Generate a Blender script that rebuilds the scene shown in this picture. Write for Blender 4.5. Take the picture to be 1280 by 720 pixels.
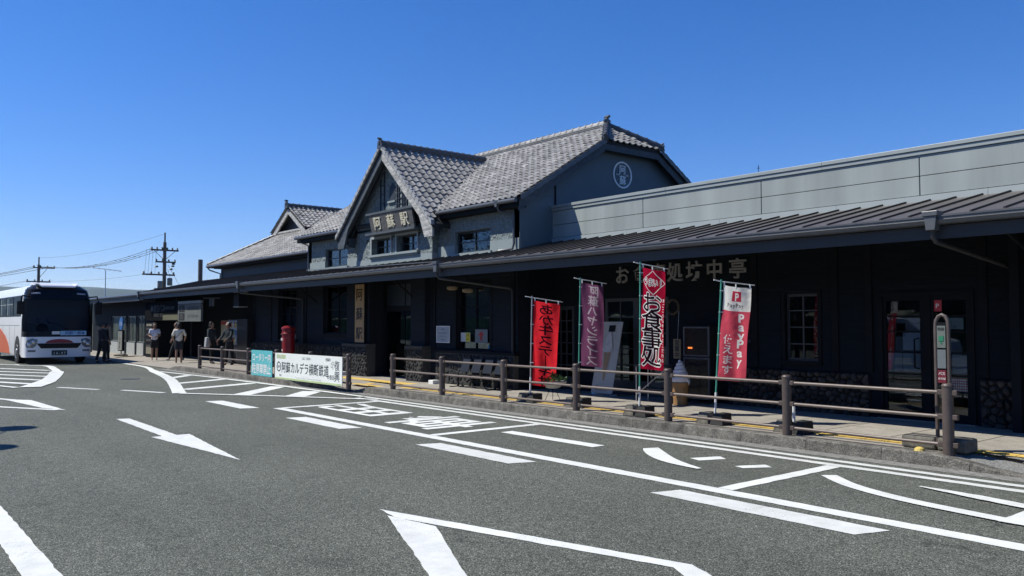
import bpy, bmesh, math, random
from mathutils import Vector, Matrix, noise
R = math.radians
rnd = random.Random(7)
sc = bpy.context.scene
for o in list(bpy.data.objects): bpy.data.objects.remove(o)
C = sc.collection

# ------------------------------------------------------------------ camera, sky, sun, exposure
cam_d = bpy.data.cameras.new('camera'); cam = bpy.data.objects.new('camera', cam_d); C.objects.link(cam)
cam.location = (0, 0, 1.65); cam.rotation_euler = (R(92.434), 0, R(50.327))
cam_d.sensor_width = 36; cam_d.lens = 36*1035/1280; cam_d.clip_start = .05; cam_d.clip_end = 30000
sc.camera = cam
SUN = Vector((-.95, -1.0, 1.78)).normalized()          # towards the sun
w = bpy.data.worlds.new('World'); sc.world = w; w.use_nodes = True
wn = w.node_tree.nodes; wl = w.node_tree.links
sky = wn.new('ShaderNodeTexSky'); sky.sky_type = 'NISHITA'; sky.sun_disc = False
sky.sun_elevation = math.asin(SUN.z); sky.sun_rotation = math.atan2(SUN.x, SUN.y)
sky.air_density = 1.0; sky.dust_density = 0.0; sky.ozone_density = 4.5; sky.altitude = 500
bg = wn['Background']; bg.inputs['Strength'].default_value = .098
hs = wn.new('ShaderNodeHueSaturation'); hs.inputs['Saturation'].default_value = 1.3
wl.new(sky.outputs['Color'], hs.inputs['Color']); tn = wn.new('ShaderNodeVectorMath'); tn.operation = 'MULTIPLY'; tn.inputs[1].default_value = (.95, .93, 1.2)
wl.new(hs.outputs['Color'], tn.inputs[0]); wl.new(tn.outputs[0], bg.inputs['Color'])
sd = bpy.data.lights.new('sun', 'SUN'); sd.energy = 5.0; sd.angle = R(.53); sd.color = (1, .965, .86)
so = bpy.data.objects.new('sun', sd); C.objects.link(so); so.rotation_euler = SUN.to_track_quat('Z', 'Y').to_euler(); so.location = (-20, -20, 40)
sc.view_settings.view_transform = 'Standard'; sc.view_settings.look = 'None'
sc.view_settings.exposure = 0.3; sc.view_settings.gamma = 1

# ------------------------------------------------------------------ materials
MATS = {}
def mat(name, col, rough=.6, var=.12, scale=6, bump=0, bscale=40, metal=0, spec=.5, coords='Object', emit=None, stretch=None, detail=4, col2=None, v2=None):
    if name in MATS: return MATS[name]
    m = bpy.data.materials.new(name); m.use_nodes = True; MATS[name] = m
    n = m.node_tree.nodes; l = m.node_tree.links; b = n['Principled BSDF']
    b.inputs['Roughness'].default_value = rough; b.inputs['Metallic'].default_value = metal
    b.inputs['Specular IOR Level'].default_value = spec
    tc = n.new('ShaderNodeTexCoord'); src = tc.outputs[coords]
    if stretch:
        mp = n.new('ShaderNodeMapping'); mp.inputs['Scale'].default_value = stretch; l.new(src, mp.inputs['Vector']); src = mp.outputs[0]
    nz = n.new('ShaderNodeTexNoise'); nz.inputs['Scale'].default_value = scale; nz.inputs['Detail'].default_value = detail
    l.new(src, nz.inputs['Vector'])
    rp = n.new('ShaderNodeValToRGB')
    c2 = col2 or tuple(min(1, c*(1+var)) for c in col); c1 = tuple(c*(1-var) for c in col)
    rp.color_ramp.elements[0].position = .3; rp.color_ramp.elements[1].position = .7
    rp.color_ramp.elements[0].color = (*c1, 1); rp.color_ramp.elements[1].color = (*c2, 1)
    l.new(nz.outputs['Fac'], rp.inputs['Fac']); out = rp.outputs['Color']
    if v2:                                            # a second, larger or finer mottling
        n2 = n.new('ShaderNodeTexNoise'); n2.inputs['Scale'].default_value = v2[0]; n2.inputs['Detail'].default_value = 3
        l.new(src, n2.inputs['Vector'])
        r2 = n.new('ShaderNodeMapRange'); r2.inputs['From Min'].default_value = .3; r2.inputs['From Max'].default_value = .7
        r2.inputs['To Min'].default_value = 1-v2[1]; r2.inputs['To Max'].default_value = 1+v2[1]; l.new(n2.outputs['Fac'], r2.inputs['Value'])
        mx = n.new('ShaderNodeVectorMath'); mx.operation = 'SCALE'; l.new(out, mx.inputs[0]); l.new(r2.outputs[0], mx.inputs['Scale']); out = mx.outputs[0]
    l.new(out, b.inputs['Base Color'])
    if emit:
        b.inputs['Emission Color'].default_value = (*emit[0], 1); b.inputs['Emission Strength'].default_value = emit[1]
    if bump:
        bz = n.new('ShaderNodeTexNoise'); bz.inputs['Scale'].default_value = bscale; bz.inputs['Detail'].default_value = 5
        l.new(src, bz.inputs['Vector'])
        bp = n.new('ShaderNodeBump'); bp.inputs['Strength'].default_value = bump; bp.inputs['Distance'].default_value = .01
        l.new(bz.outputs['Fac'], bp.inputs['Height']); l.new(bp.outputs[0], b.inputs['Normal'])
    return m
def obj_random(m, amt):
    """vary the colour a little from object to object"""
    n = m.node_tree.nodes; l = m.node_tree.links; b = n['Principled BSDF']
    s = b.inputs['Base Color'].links[0].from_socket
    oi = n.new('ShaderNodeObjectInfo'); mr = n.new('ShaderNodeMapRange'); mr.inputs['To Min'].default_value = 1-amt; mr.inputs['To Max'].default_value = 1+amt
    l.new(oi.outputs['Random'], mr.inputs['Value'])
    mx = n.new('ShaderNodeVectorMath'); mx.operation = 'SCALE'; l.new(s, mx.inputs[0]); l.new(mr.outputs[0], mx.inputs['Scale']); l.new(mx.outputs[0], b.inputs['Base Color'])
    return m
def island_random(m, amt, rough=0):
    """vary the colour from piece to piece inside one mesh"""
    n = m.node_tree.nodes; l = m.node_tree.links; b = n['Principled BSDF']
    s = b.inputs['Base Color'].links[0].from_socket
    g = n.new('ShaderNodeNewGeometry'); mr = n.new('ShaderNodeMapRange'); mr.inputs['To Min'].default_value = 1-amt; mr.inputs['To Max'].default_value = 1+amt
    l.new(g.outputs['Random Per Island'], mr.inputs['Value'])
    mx = n.new('ShaderNodeVectorMath'); mx.operation = 'SCALE'; l.new(s, mx.inputs[0]); l.new(mr.outputs[0], mx.inputs['Scale']); l.new(mx.outputs[0], b.inputs['Base Color'])
    return m
def asphalt():
    m = bpy.data.materials.new('asphalt'); m.use_nodes = True; n = m.node_tree.nodes; l = m.node_tree.links; b = n['Principled BSDF']
    tc = n.new('ShaderNodeTexCoord')
    v = n.new('ShaderNodeTexVoronoi'); v.inputs['Scale'].default_value = 110; l.new(tc.outputs['Object'], v.inputs['Vector'])
    sep = n.new('ShaderNodeSeparateColor'); l.new(v.outputs['Color'], sep.inputs[0])
    r = n.new('ShaderNodeValToRGB'); e = r.color_ramp.elements
    e[0].position = 0; e[0].color = (.035, .038, .033, 1); e[1].position = 1; e[1].color = (.28, .29, .255, 1)
    for p, c in ((.35, (.073, .077, .063)), (.7, (.12, .127, .103)), (.92, (.175, .18, .15))): k = e.new(p); k.color = (*c, 1)
    l.new(sep.outputs[0], r.inputs[0])
    n2 = n.new('ShaderNodeTexNoise'); n2.inputs['Scale'].default_value = .35; n2.inputs['Detail'].default_value = 6; l.new(tc.outputs['Object'], n2.inputs['Vector'])
    n3 = n.new('ShaderNodeTexNoise'); n3.inputs['Scale'].default_value = 9; n3.inputs['Detail'].default_value = 6; l.new(tc.outputs['Object'], n3.inputs['Vector'])
    ad = n.new('ShaderNodeMath'); ad.operation = 'ADD'; l.new(n2.outputs['Fac'], ad.inputs[0]); l.new(n3.outputs['Fac'], ad.inputs[1])
    mr = n.new('ShaderNodeMapRange'); mr.inputs['From Min'].default_value = .7; mr.inputs['From Max'].default_value = 1.3; mr.inputs['To Min'].default_value = .82; mr.inputs['To Max'].default_value = 1.16
    l.new(ad.outputs[0], mr.inputs['Value'])
    def mul(x, y): q = n.new('ShaderNodeMath'); q.operation = 'MULTIPLY'; l.new(x, q.inputs[0]); l.new(y, q.inputs[1]); return q.outputs[0]
    def rng(src, a0, a1, b0, b1): q = n.new('ShaderNodeMapRange'); q.inputs['From Min'].default_value = a0; q.inputs['From Max'].default_value = a1; q.inputs['To Min'].default_value = b0; q.inputs['To Max'].default_value = b1; l.new(src, q.inputs['Value']); return q.outputs[0]
    def nz(scale, stretch=None, det=4):
        src = tc.outputs['Object']
        if stretch: mp = n.new('ShaderNodeMapping'); mp.inputs['Scale'].default_value = stretch; l.new(src, mp.inputs['Vector']); src = mp.outputs[0]
        q = n.new('ShaderNodeTexNoise'); q.inputs['Scale'].default_value = scale; q.inputs['Detail'].default_value = det; l.new(src, q.inputs['Vector']); return q.outputs['Fac']
    k = mul(mr.outputs[0], rng(nz(1.1, (.05, 1, 1), 3), .35, .65, .93, 1.07))            # tyre lanes along the street
    k = mul(k, rng(nz(1.6, None, 2), .66, .74, 1, .8))                                    # oil and water stains
    vc = n.new('ShaderNodeTexVoronoi'); vc.feature = 'DISTANCE_TO_EDGE'; vc.inputs['Scale'].default_value = .22; vc.inputs['Randomness'].default_value = 1
    wv = n.new('ShaderNodeVectorMath'); wv.operation = 'MULTIPLY_ADD'; nn_ = n.new('ShaderNodeTexNoise'); nn_.inputs['Scale'].default_value = 2.2; nn_.inputs['Detail'].default_value = 6; l.new(tc.outputs['Object'], nn_.inputs['Vector']); l.new(nn_.outputs['Color'], wv.inputs[0]); wv.inputs[1].default_value = (.9, .9, 0); l.new(tc.outputs['Object'], wv.inputs[2]); l.new(wv.outputs[0], vc.inputs['Vector'])
    ck = rng(vc.outputs['Distance'], .0008, .0022, .62, 1); ckm = rng(nz(.5), .5, .6, 1, 0)
    q = n.new('ShaderNodeMath'); q.operation = 'MAXIMUM'; l.new(ck, q.inputs[0]); l.new(ckm, q.inputs[1]); k = mul(k, q.outputs[0])   # hairline cracks in places
    mx = n.new('ShaderNodeVectorMath'); mx.operation = 'SCALE'; l.new(r.outputs[0], mx.inputs[0]); l.new(k, mx.inputs['Scale'])
    l.new(mx.outputs[0], b.inputs['Base Color'])
    b.inputs['Roughness'].default_value = .85; b.inputs['Specular IOR Level'].default_value = .3
    bp = n.new('ShaderNodeBump'); bp.inputs['Strength'].default_value = .9; bp.inputs['Distance'].default_value = .006
    l.new(v.outputs['Distance'], bp.inputs['Height']); bp.invert = True; l.new(bp.outputs[0], b.inputs['Normal'])
    return m
def road_paint():
    m = bpy.data.materials.new('road_paint'); m.use_nodes = True; n = m.node_tree.nodes; l = m.node_tree.links; b = n['Principled BSDF']
    tc = n.new('ShaderNodeTexCoord')
    def nz(scale, det=5, rough=.6, stretch=None):
        src = tc.outputs['Object']
        if stretch: mp = n.new('ShaderNodeMapping'); mp.inputs['Scale'].default_value = stretch; l.new(src, mp.inputs['Vector']); src = mp.outputs[0]
        q = n.new('ShaderNodeTexNoise'); q.inputs['Scale'].default_value = scale; q.inputs['Detail'].default_value = det; q.inputs['Roughness'].default_value = rough; l.new(src, q.inputs['Vector']); return q.outputs['Fac']
    def rng(src, a0, a1, b0, b1): q = n.new('ShaderNodeMapRange'); q.inputs['From Min'].default_value = a0; q.inputs['From Max'].default_value = a1; q.inputs['To Min'].default_value = b0; q.inputs['To Max'].default_value = b1; l.new(src, q.inputs['Value']); return q.outputs[0]
    def mth(op, x, y):
        q = n.new('ShaderNodeMath'); q.operation = op
        for k_, v in enumerate((x, y)):
            if isinstance(v, float): q.inputs[k_].default_value = v
            else: l.new(v, q.inputs[k_])
        return q.outputs[0]
    fine = nz(85, 6, .75); big = nz(1.3, 5); wear = mth('ADD', fine, rng(big, .3, .7, -.13, .04)); hole = rng(wear, .27, .335, 0, 1)
    rub = mth('MULTIPLY', rng(nz(5, 8, .7), .3, .7, .82, 1.06), rng(nz(.9, 3, .5, (.06, 1, 1)), .35, .65, .86, 1.05))
    mx = n.new('ShaderNodeMix'); mx.data_type = 'RGBA'; mx.inputs[6].default_value = (.12, .125, .11, 1); mx.inputs[7].default_value = (.7, .71, .67, 1); l.new(hole, mx.inputs[0])
    sc_ = n.new('ShaderNodeVectorMath'); sc_.operation = 'SCALE'; l.new(mx.outputs[2], sc_.inputs[0]); l.new(rub, sc_.inputs['Scale']); l.new(sc_.outputs[0], b.inputs['Base Color']); b.inputs['Roughness'].default_value = .75
    bp = n.new('ShaderNodeBump'); bp.inputs['Strength'].default_value = .5; bp.inputs['Distance'].default_value = .004; l.new(fine, bp.inputs['Height']); l.new(bp.outputs[0], b.inputs['Normal'])
    return m
def glass(name, tint=(.5, .55, .6), k=.75, rough=.02):
    m = bpy.data.materials.new(name); m.use_nodes = True; n = m.node_tree.nodes; l = m.node_tree.links
    for x in list(n): n.remove(x)
    o = n.new('ShaderNodeOutputMaterial'); t = n.new('ShaderNodeBsdfTransparent'); t.inputs[0].default_value = (*tint, 1)
    g = n.new('ShaderNodeBsdfGlossy'); g.inputs['Roughness'].default_value = rough; g.inputs['Color'].default_value = (.9, .95, 1, 1)
    fr = n.new('ShaderNodeFresnel'); fr.inputs['IOR'].default_value = 1.55
    mt = n.new('ShaderNodeMath'); mt.operation = 'MULTIPLY_ADD'; mt.inputs[1].default_value = k; mt.inputs[2].default_value = .0; l.new(fr.outputs[0], mt.inputs[0])
    mx = n.new('ShaderNodeMixShader'); l.new(mt.outputs[0], mx.inputs[0]); l.new(t.outputs[0], mx.inputs[1]); l.new(g.outputs[0], mx.inputs[2]); l.new(mx.outputs[0], o.inputs['Surface'])
    return m
def cloth(name, col, trans=.5, col2=None, wrinkle=.5):
    m = bpy.data.materials.new(name); m.use_nodes = True; n = m.node_tree.nodes; l = m.node_tree.links
    for x in list(n): n.remove(x)
    o = n.new('ShaderNodeOutputMaterial'); d = n.new('ShaderNodeBsdfDiffuse'); t = n.new('ShaderNodeBsdfTranslucent')
    d.inputs[0].default_value = (*col, 1); t.inputs[0].default_value = (*(col2 or col), 1)
    tc = n.new('ShaderNodeTexCoord'); nz = n.new('ShaderNodeTexNoise'); nz.inputs['Scale'].default_value = 7; nz.inputs['Detail'].default_value = 3; l.new(tc.outputs['Object'], nz.inputs['Vector'])
    bp = n.new('ShaderNodeBump'); bp.inputs['Strength'].default_value = wrinkle; bp.inputs['Distance'].default_value = .03; l.new(nz.outputs['Fac'], bp.inputs['Height'])
    l.new(bp.outputs[0], d.inputs['Normal']); l.new(bp.outputs[0], t.inputs['Normal'])
    mx = n.new('ShaderNodeMixShader'); mx.inputs[0].default_value = trans; l.new(d.outputs[0], mx.inputs[1]); l.new(t.outputs[0], mx.inputs[2]); l.new(mx.outputs[0], o.inputs['Surface'])
    return m

M_ASPH = asphalt(); M_PAINT = road_paint()
M_KERB = mat('kerb_concrete', (.125, .117, .1), .95, .5, 7, 1, 60, v2=(55, .55))
M_PAVE = mat('pavement_concrete', (.27, .245, .21), .9, .14, 3, .5, 120, v2=(60, .2))
M_GRAVEL = mat('coarse_asphalt', (.2, .2, .19), .95, .5, 55, 1, 60)
M_YEL = mat('tactile_yellow', (.62, .42, .1), .8, .2, 20, .3, 60)
M_SOIL = mat('ground', (.13, .14, .09), .95, .3, .05)
M_STUCCO = mat('grey_stucco', (.175, .208, .208), .95, .2, 9, 1, 11, v2=(26, .28))
bp_ = [n for n in M_STUCCO.node_tree.nodes if n.type == 'BUMP'][0]; bp_.inputs['Distance'].default_value = .11
M_SMOOTH = mat('smooth_render', (.23, .27, .27), .75, .08, 3, .1, 50)
M_NAVY = mat('navy_wall', (.02, .028, .042), .6, .12, 3, .15, 30)
M_DARKW = mat('dark_boards', (.0085, .0125, .017), .8, .2, 4, .25, 30, spec=.12, stretch=(.5, 1, 6))
M_STAW = mat('station_boards_lit', (.0115, .015, .021), .75, .2, 4, .25, 30, spec=.15, stretch=(.5, 1, 6))  # same dark boards, coloured lighter for the extra light reaching the station front
M_DARKT = mat('dark_trim', (.006, .0075, .0105), .7, .2, 6, .1, 30, spec=.15)
M_BLACK = mat('black_void', (.004, .005, .006), .9, .1)
M_PARA = obj_random(mat('parapet_panel', (.27, .3, .29), .7, .12, 1.6, .12, 40, stretch=(1, 1, .12), v2=(3.0, .09)), .03)
M_CAP = mat('parapet_cap', (.29, .32, .31), .4, .05, 2)
M_METROOF = obj_random(mat('seam_roof_metal', (.092, .08, .073), .42, .12, 3, .05, 20, metal=.15), .06)
M_GUT = mat('gutter', (.085, .09, .098), .32, .1, 4, metal=.0)
M_FASC = mat('fascia', (.026, .026, .028), .55, .1, 3)
M_TILE = obj_random(mat('kawara_tile', (.28, .268, .248), .48, .22, 8, .3, 60, v2=(2.2, .25)), .26)
M_TILEJ = island_random(mat('kawara_tile_field', (.28, .268, .248), .5, .22, 8, .3, 60, v2=(2.2, .25)), .28)
M_TILED = mat('kawara_dark', (.075, .078, .082), .35, .25, 10, .3, 60)
M_ROOFB = mat('roof_bed', (.03, .03, .03), .9)
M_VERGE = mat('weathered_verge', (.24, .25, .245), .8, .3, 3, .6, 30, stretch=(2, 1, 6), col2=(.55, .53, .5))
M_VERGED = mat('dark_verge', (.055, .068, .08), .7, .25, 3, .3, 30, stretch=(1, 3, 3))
M_WINF = mat('window_frame', (.03, .035, .04), .4)
M_WINL = mat('window_frame_light', (.2, .21, .21), .4)
M_GLASS = glass('window_glass', (.35, .4, .42))
M_GLASSC = glass('clear_glass', (.75, .8, .82))
M_WHITE = mat('white_paint', (.72, .72, .7), .5, .04)
M_IVORY = mat('ivory_letter', (.75, .68, .5), .5, .06)
M_WOOD = mat('sign_wood', (.42, .25, .1), .6, .2, 3, .2, 30, stretch=(8, 8, .6))
M_INK = mat('ink', (.008, .008, .009), .7, .1)
M_RAIL = obj_random(mat('brown_post', (.075, .056, .048), .5, .14, 14, .12, 80), .08)
M_RAILL = mat('brown_rail', (.14, .108, .09), .45, .14, 14)
M_STEEL = mat('galvanised', (.5, .5, .5), .35, .1, 8, metal=.6)
M_CONC = mat('block_concrete', (.13, .12, .1), .95, .4, 12, .6, 50)
M_CONCD = mat('black_rubber', (.02, .02, .02), .8, .2, 12, .2, 50)
M_STONE = obj_random(mat('fieldstone', (.028, .024, .021), .8, .35, 9, .5, 30, col2=(.06, .05, .04)), .6)
M_STONEJ = island_random(mat('plinth_stone', (.012, .0125, .0135), .85, .3, 9, .4, 30), .35)
M_MORTAR = mat('mortar', (.05, .05, .047), .95, .2, 20)
M_MORTARD = mat('dark_mortar', (.012, .012, .012), .95, .2, 20)
M_GREENP = mat('green_pole', (.06, .3, .22), .35)
M_SKIN = mat('skin', (.27, .155, .105), .6, .06)
M_HAIR = mat('hair', (.012, .01, .009), .6)
M_FOL = island_random(mat('foliage', (.05, .085, .025), .7, .3, 3), .4)
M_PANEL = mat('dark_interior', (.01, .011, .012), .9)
M_RED = mat('postbox_red', (.2, .006, .012), .35, .08)

# ------------------------------------------------------------------ mesh helpers
class MB:
    def __init__(s): s.v = []; s.f = []; s.m = []; s.k = 0
    def add(s, vs, fs):
        b = len(s.v); s.v += [tuple(p) for p in vs]; s.f += [tuple(i+b for i in f) for f in fs]; s.m += [s.k]*len(fs); return s
    def box(s, x0, x1, y0, y1, z0, z1):
        x0, x1 = min(x0, x1), max(x0, x1); y0, y1 = min(y0, y1), max(y0, y1); z0, z1 = min(z0, z1), max(z0, z1)
        return s.add([(x0, y0, z0), (x1, y0, z0), (x1, y1, z0), (x0, y1, z0), (x0, y0, z1), (x1, y0, z1), (x1, y1, z1), (x0, y1, z1)],
                     [(0, 3, 2, 1), (4, 5, 6, 7), (0, 1, 5, 4), (1, 2, 6, 5), (2, 3, 7, 6), (3, 0, 4, 7)])
    def tube(s, pts, r, n=8, caps=True):
        pts = [Vector(p) for p in pts]; rs = r if isinstance(r, (list, tuple)) else [r]*len(pts); rings = []; up = None
        for i, p in enumerate(pts):
            d = (pts[min(i+1, len(pts)-1)]-pts[max(i-1, 0)]).normalized()
            if up is None: up = Vector((0, 0, 1)) if abs(d.z) < .9 else Vector((1, 0, 0))
            a = (up - d*up.dot(d)).normalized(); up = a; b = d.cross(a)
            rings.append([p+(a*math.cos(2*math.pi*k/n)+b*math.sin(2*math.pi*k/n))*rs[i] for k in range(n)])
        vs = [q for g in rings for q in g]; fs = []
        for i in range(len(pts)-1):
            for k in range(n): fs.append((i*n+k, i*n+(k+1) % n, (i+1)*n+(k+1) % n, (i+1)*n+k))
        if caps: fs += [tuple(range(n))[::-1], tuple((len(pts)-1)*n+k for k in range(n))]
        return s.add(vs, fs)
    def lathe(s, c, prof, n=20, axis='z'):
        vs = []; fs = []
        for r, z in prof:
            for k in range(n):
                a = 2*math.pi*k/n; u, v = r*math.cos(a), r*math.sin(a)
                vs.append({'z': (c[0]+u, c[1]+v, c[2]+z), 'y': (c[0]+u, c[1]+z, c[2]+v), 'x': (c[0]+z, c[1]+u, c[2]+v)}[axis])
        for i in range(len(prof)-1):
            for k in range(n): fs.append((i*n+k, i*n+(k+1) % n, (i+1)*n+(k+1) % n, (i+1)*n+k))
        fs += [tuple(range(n))[::-1], tuple((len(prof)-1)*n+k for k in range(n))]
        return s.add(vs, fs)
    def prism(s, poly, d):
        """poly = 3-d outline, d = extrusion vector"""
        n = len(poly); d = Vector(d); a = [Vector(p) for p in poly]
        return s.add(a+[p+d for p in a], [tuple(range(n))[::-1], tuple(range(n, 2*n))]+[(i, (i+1) % n, n+(i+1) % n, n+i) for i in range(n)])
    def slab(s, quad, t):
        """a thick sheet: quad gives the top, t the thickness below it"""
        return s.prism([Vector(q)-Vector((0, 0, t)) for q in quad], (0, 0, t))
    def flat(s, poly, z):
        return s.add([(x, y, z) for x, y in poly], [tuple(range(len(poly)))])
def world_of(o):
    m = Matrix.Identity(4)
    while o:
        m = (Matrix.Translation(o.location) @ o.rotation_euler.to_matrix().to_4x4() @ Matrix.Diagonal((*o.scale, 1))) @ m; o = o.parent
    return m
def link(name, mb, m, parent=None, smooth=False, bevel=0, local=False, fixn=True, sub=0):
    me = bpy.data.meshes.new(name); vs = mb.v
    if parent is not None and not local:
        inv = world_of(parent).inverted(); vs = [inv @ Vector(p) for p in vs]
    me.from_pydata(vs, [], mb.f)
    for mm in (m if isinstance(m, (list, tuple)) else [m]): me.materials.append(mm)
    if any(mb.m):
        for p, k in zip(me.polygons, mb.m): p.material_index = k
    if fixn or bevel:
        bm = bmesh.new(); bm.from_mesh(me)
        if fixn: bmesh.ops.recalc_face_normals(bm, faces=bm.faces)
        if bevel: bmesh.ops.bevel(bm, geom=[e for e in bm.edges if len(e.link_faces) == 2 and e.calc_face_angle(0) > .5], offset=bevel, segments=2, affect='EDGES', profile=.5)
        bm.to_mesh(me); bm.free()
    if smooth:
        me.shade_smooth()
        try: me.set_sharp_from_angle(angle=R(40))
        except Exception: pass
    o = bpy.data.objects.new(name, me); C.objects.link(o)
    if parent is not None: o.parent = parent
    return o
def tag(o, label=None, cat=None, group=None, kind=None):
    if label: o['label'] = label
    if cat: o['category'] = cat
    if group: o['group'] = group
    if kind: o['kind'] = kind
    return o
def thing(name, label, cat, loc=(0, 0, 0), rz=0, group=None):
    o = bpy.data.objects.new(name, None); C.objects.link(o); o.location = loc; o.rotation_euler = (0, 0, rz); o.empty_display_size = .2
    return tag(o, label, cat, group)
def inst(src, name, parent, loc=None, mtx=None):
    o = bpy.data.objects.new(name, src.data if hasattr(src, 'data') else src); C.objects.link(o); o.parent = parent
    if loc is not None: o.location = loc
    if mtx is not None: o.matrix_local = mtx
    return o
def children(o): return list(o.children)
def copy_tree(o, parent=None):
    c = o.copy(); C.objects.link(c); c.parent = parent
    for ch in children(o): copy_tree(ch, c)
    return c

# ---- lettering: outlines of the font's glyphs, cut into small faces and laid on a surface by a function
GL = {}
def glyph(ch, off=.0):
    k = (ch, off)
    if k in GL: return GL[k]
    cu = bpy.data.curves.new('t', 'FONT'); cu.body = ch; cu.size = 1; cu.offset = off; cu.resolution_u = 3; cu.fill_mode = 'FRONT'
    o = bpy.data.objects.new('t', cu); C.objects.link(o)
    dg = bpy.context.evaluated_depsgraph_get(); me = bpy.data.meshes.new_from_object(o.evaluated_get(dg))
    vs = [(v.co.x, v.co.y) for v in me.vertices]; fs = [tuple(p.vertices) for p in me.polygons]
    bpy.data.objects.remove(o); bpy.data.curves.remove(cu); bpy.data.meshes.remove(me)
    if vs:
        x0 = min(v[0] for v in vs); x1 = max(v[0] for v in vs); z0 = min(v[1] for v in vs); z1 = max(v[1] for v in vs)
    else: x0 = x1 = z0 = z1 = 0
    GL[k] = (vs, fs, (x0, x1, z0, z1)); return GL[k]
def put_glyph(mb, ch, fn, cu, cv, w, h, off=.0, fit=False, depth=None, cut=0):
    """glyph centred at (cu, cv) in a w by h cell; fn maps (u, v, d) to the world"""
    vs, fs, (x0, x1, z0, z1) = glyph(ch, off)
    if not vs: return
    if fit: sx = w/(x1-x0); sz = h/(z1-z0); P = [(cu+(x-(x0+x1)/2)*sx, cv+(z-(z0+z1)/2)*sz) for x, z in vs]
    else: P = [(cu+(x-(x0+x1)/2)*w, cv+(z-.37)*h) for x, z in vs]
    if cut:
        bm = bmesh.new(); bv = [bm.verts.new((p[0], 0, p[1])) for p in P]
        for f in fs:
            try: bm.faces.new([bv[i] for i in f])
            except ValueError: pass
        lo = min(p[1] for p in P); hi = max(p[1] for p in P); z = lo+cut
        while z < hi:
            bmesh.ops.bisect_plane(bm, geom=bm.verts[:]+bm.edges[:]+bm.faces[:], plane_co=(0, 0, z), plane_no=(0, 0, 1)); z += cut
        lo = min(p[0] for p in P); hi = max(p[0] for p in P); z = lo+cut
        while z < hi:
            bmesh.ops.bisect_plane(bm, geom=bm.verts[:]+bm.edges[:]+bm.faces[:], plane_co=(z, 0, 0), plane_no=(1, 0, 0)); z += cut
        bm.verts.index_update(); P = [(v.co.x, v.co.z) for v in bm.verts]; fs = [tuple(v.index for v in f.verts) for f in bm.faces]; bm.free()
    if depth:
        n = len(P); front = [fn(u, v, 0) for u, v in P]; back = [fn(u, v, depth) for u, v in P]
        cnt = {}
        for f in fs:
            for i in range(len(f)):
                e = (f[i], f[(i+1) % len(f)]); cnt[tuple(sorted(e))] = cnt.get(tuple(sorted(e)), 0)+1
        side = [(a, b, b+n, a+n) for (a, b), c in cnt.items() if c == 1]
        mb.add(front+back, list(fs)+side)
    else: mb.add([fn(u, v, 0) for u, v in P], fs)
def row_text(mb, s, fn, cu, cv, h, w=None, off=0, fit=False, depth=None, pitch=None):
    w = w or h; pitch = pitch or w*.98; x = cu-(len(s)-1)*pitch/2
    for ch in s: put_glyph(mb, ch, fn, x, cv, w, h, off, fit, depth); x += pitch
def facing_front(x0, y, z0): return lambda u, v, d: (x0+u, y+d, z0+v)      # reads from the road side
def quad_front(mb, x0, x1, z0, z1, y, t=.004): return mb.box(x0, x1, y, y+t, z0, z1)

# ------------------------------------------------------------------ the ground, road, pavement, kerbs, hills
g = MB(); g.flat([(-6900, -6900), (6900, -6900), (6900, 6900), (-6900, 6900)], -.06); tag(link('ground', g, M_SOIL), kind='structure')
g = MB(); g.flat([(-75, -45), (40, -45), (40, 15), (-75, 15)], 0); road = tag(link('road', g, M_ASPH), kind='structure')
PZ = .005
def ragged(p, amp=.006, step=.09):
    """break each edge of an outline into short uneven pieces"""
    out = []; n_ = len(p)
    for k in range(n_):
        a_, b_ = Vector(p[k]), Vector(p[(k+1) % n_]); L = (b_-a_).length; out.append(tuple(a_)); m_ = int(L/step)
        if L < .35: continue
        d_ = (b_-a_)/L; nn_ = Vector((-d_.y, d_.x))
        for q in range(1, m_): out.append(tuple(a_+d_*(L*q/m_)+nn_*rnd.uniform(-amp, amp)))
    return out
def marking(name, polys, z=PZ):
    mb = MB()
    for i, p in enumerate(polys): mb.flat(ragged(p), z+.0004*i)
    return link(name, mb, M_PAINT, road, fixn=False)
def strip(pts, wd):
    """a painted line of constant width along pts"""
    L = []; Rr = []; wd = wd if isinstance(wd, (list, tuple)) else [wd]*len(pts)
    for i, p in enumerate(pts):
        a = Vector(pts[max(i-1, 0)]); b = Vector(pts[min(i+1, len(pts)-1)]); d = (b-a).normalized(); n = Vector((-d.y, d.x))*wd[i]/2; p = Vector(p)
        L.append(tuple(p+n)); Rr.append(tuple(p-n))
    return [[L[i], L[i+1], Rr[i+1], Rr[i]] for i in range(len(pts)-1)]
def curve(pts, n=8):
    out = []; P = [pts[0]]+list(pts)+[pts[-1]]
    for i in range(1, len(P)-2):
        for k in range(n):
            t = k/n; a, b, c, d = [Vector(q) for q in P[i-1:i+3]]
            out.append(tuple(.5*((2*b)+(c-a)*t+(2*a-5*b+4*c-d)*t*t+(3*b-a-3*c+d)*t**3)))
    return out+[tuple(pts[-1])]
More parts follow.
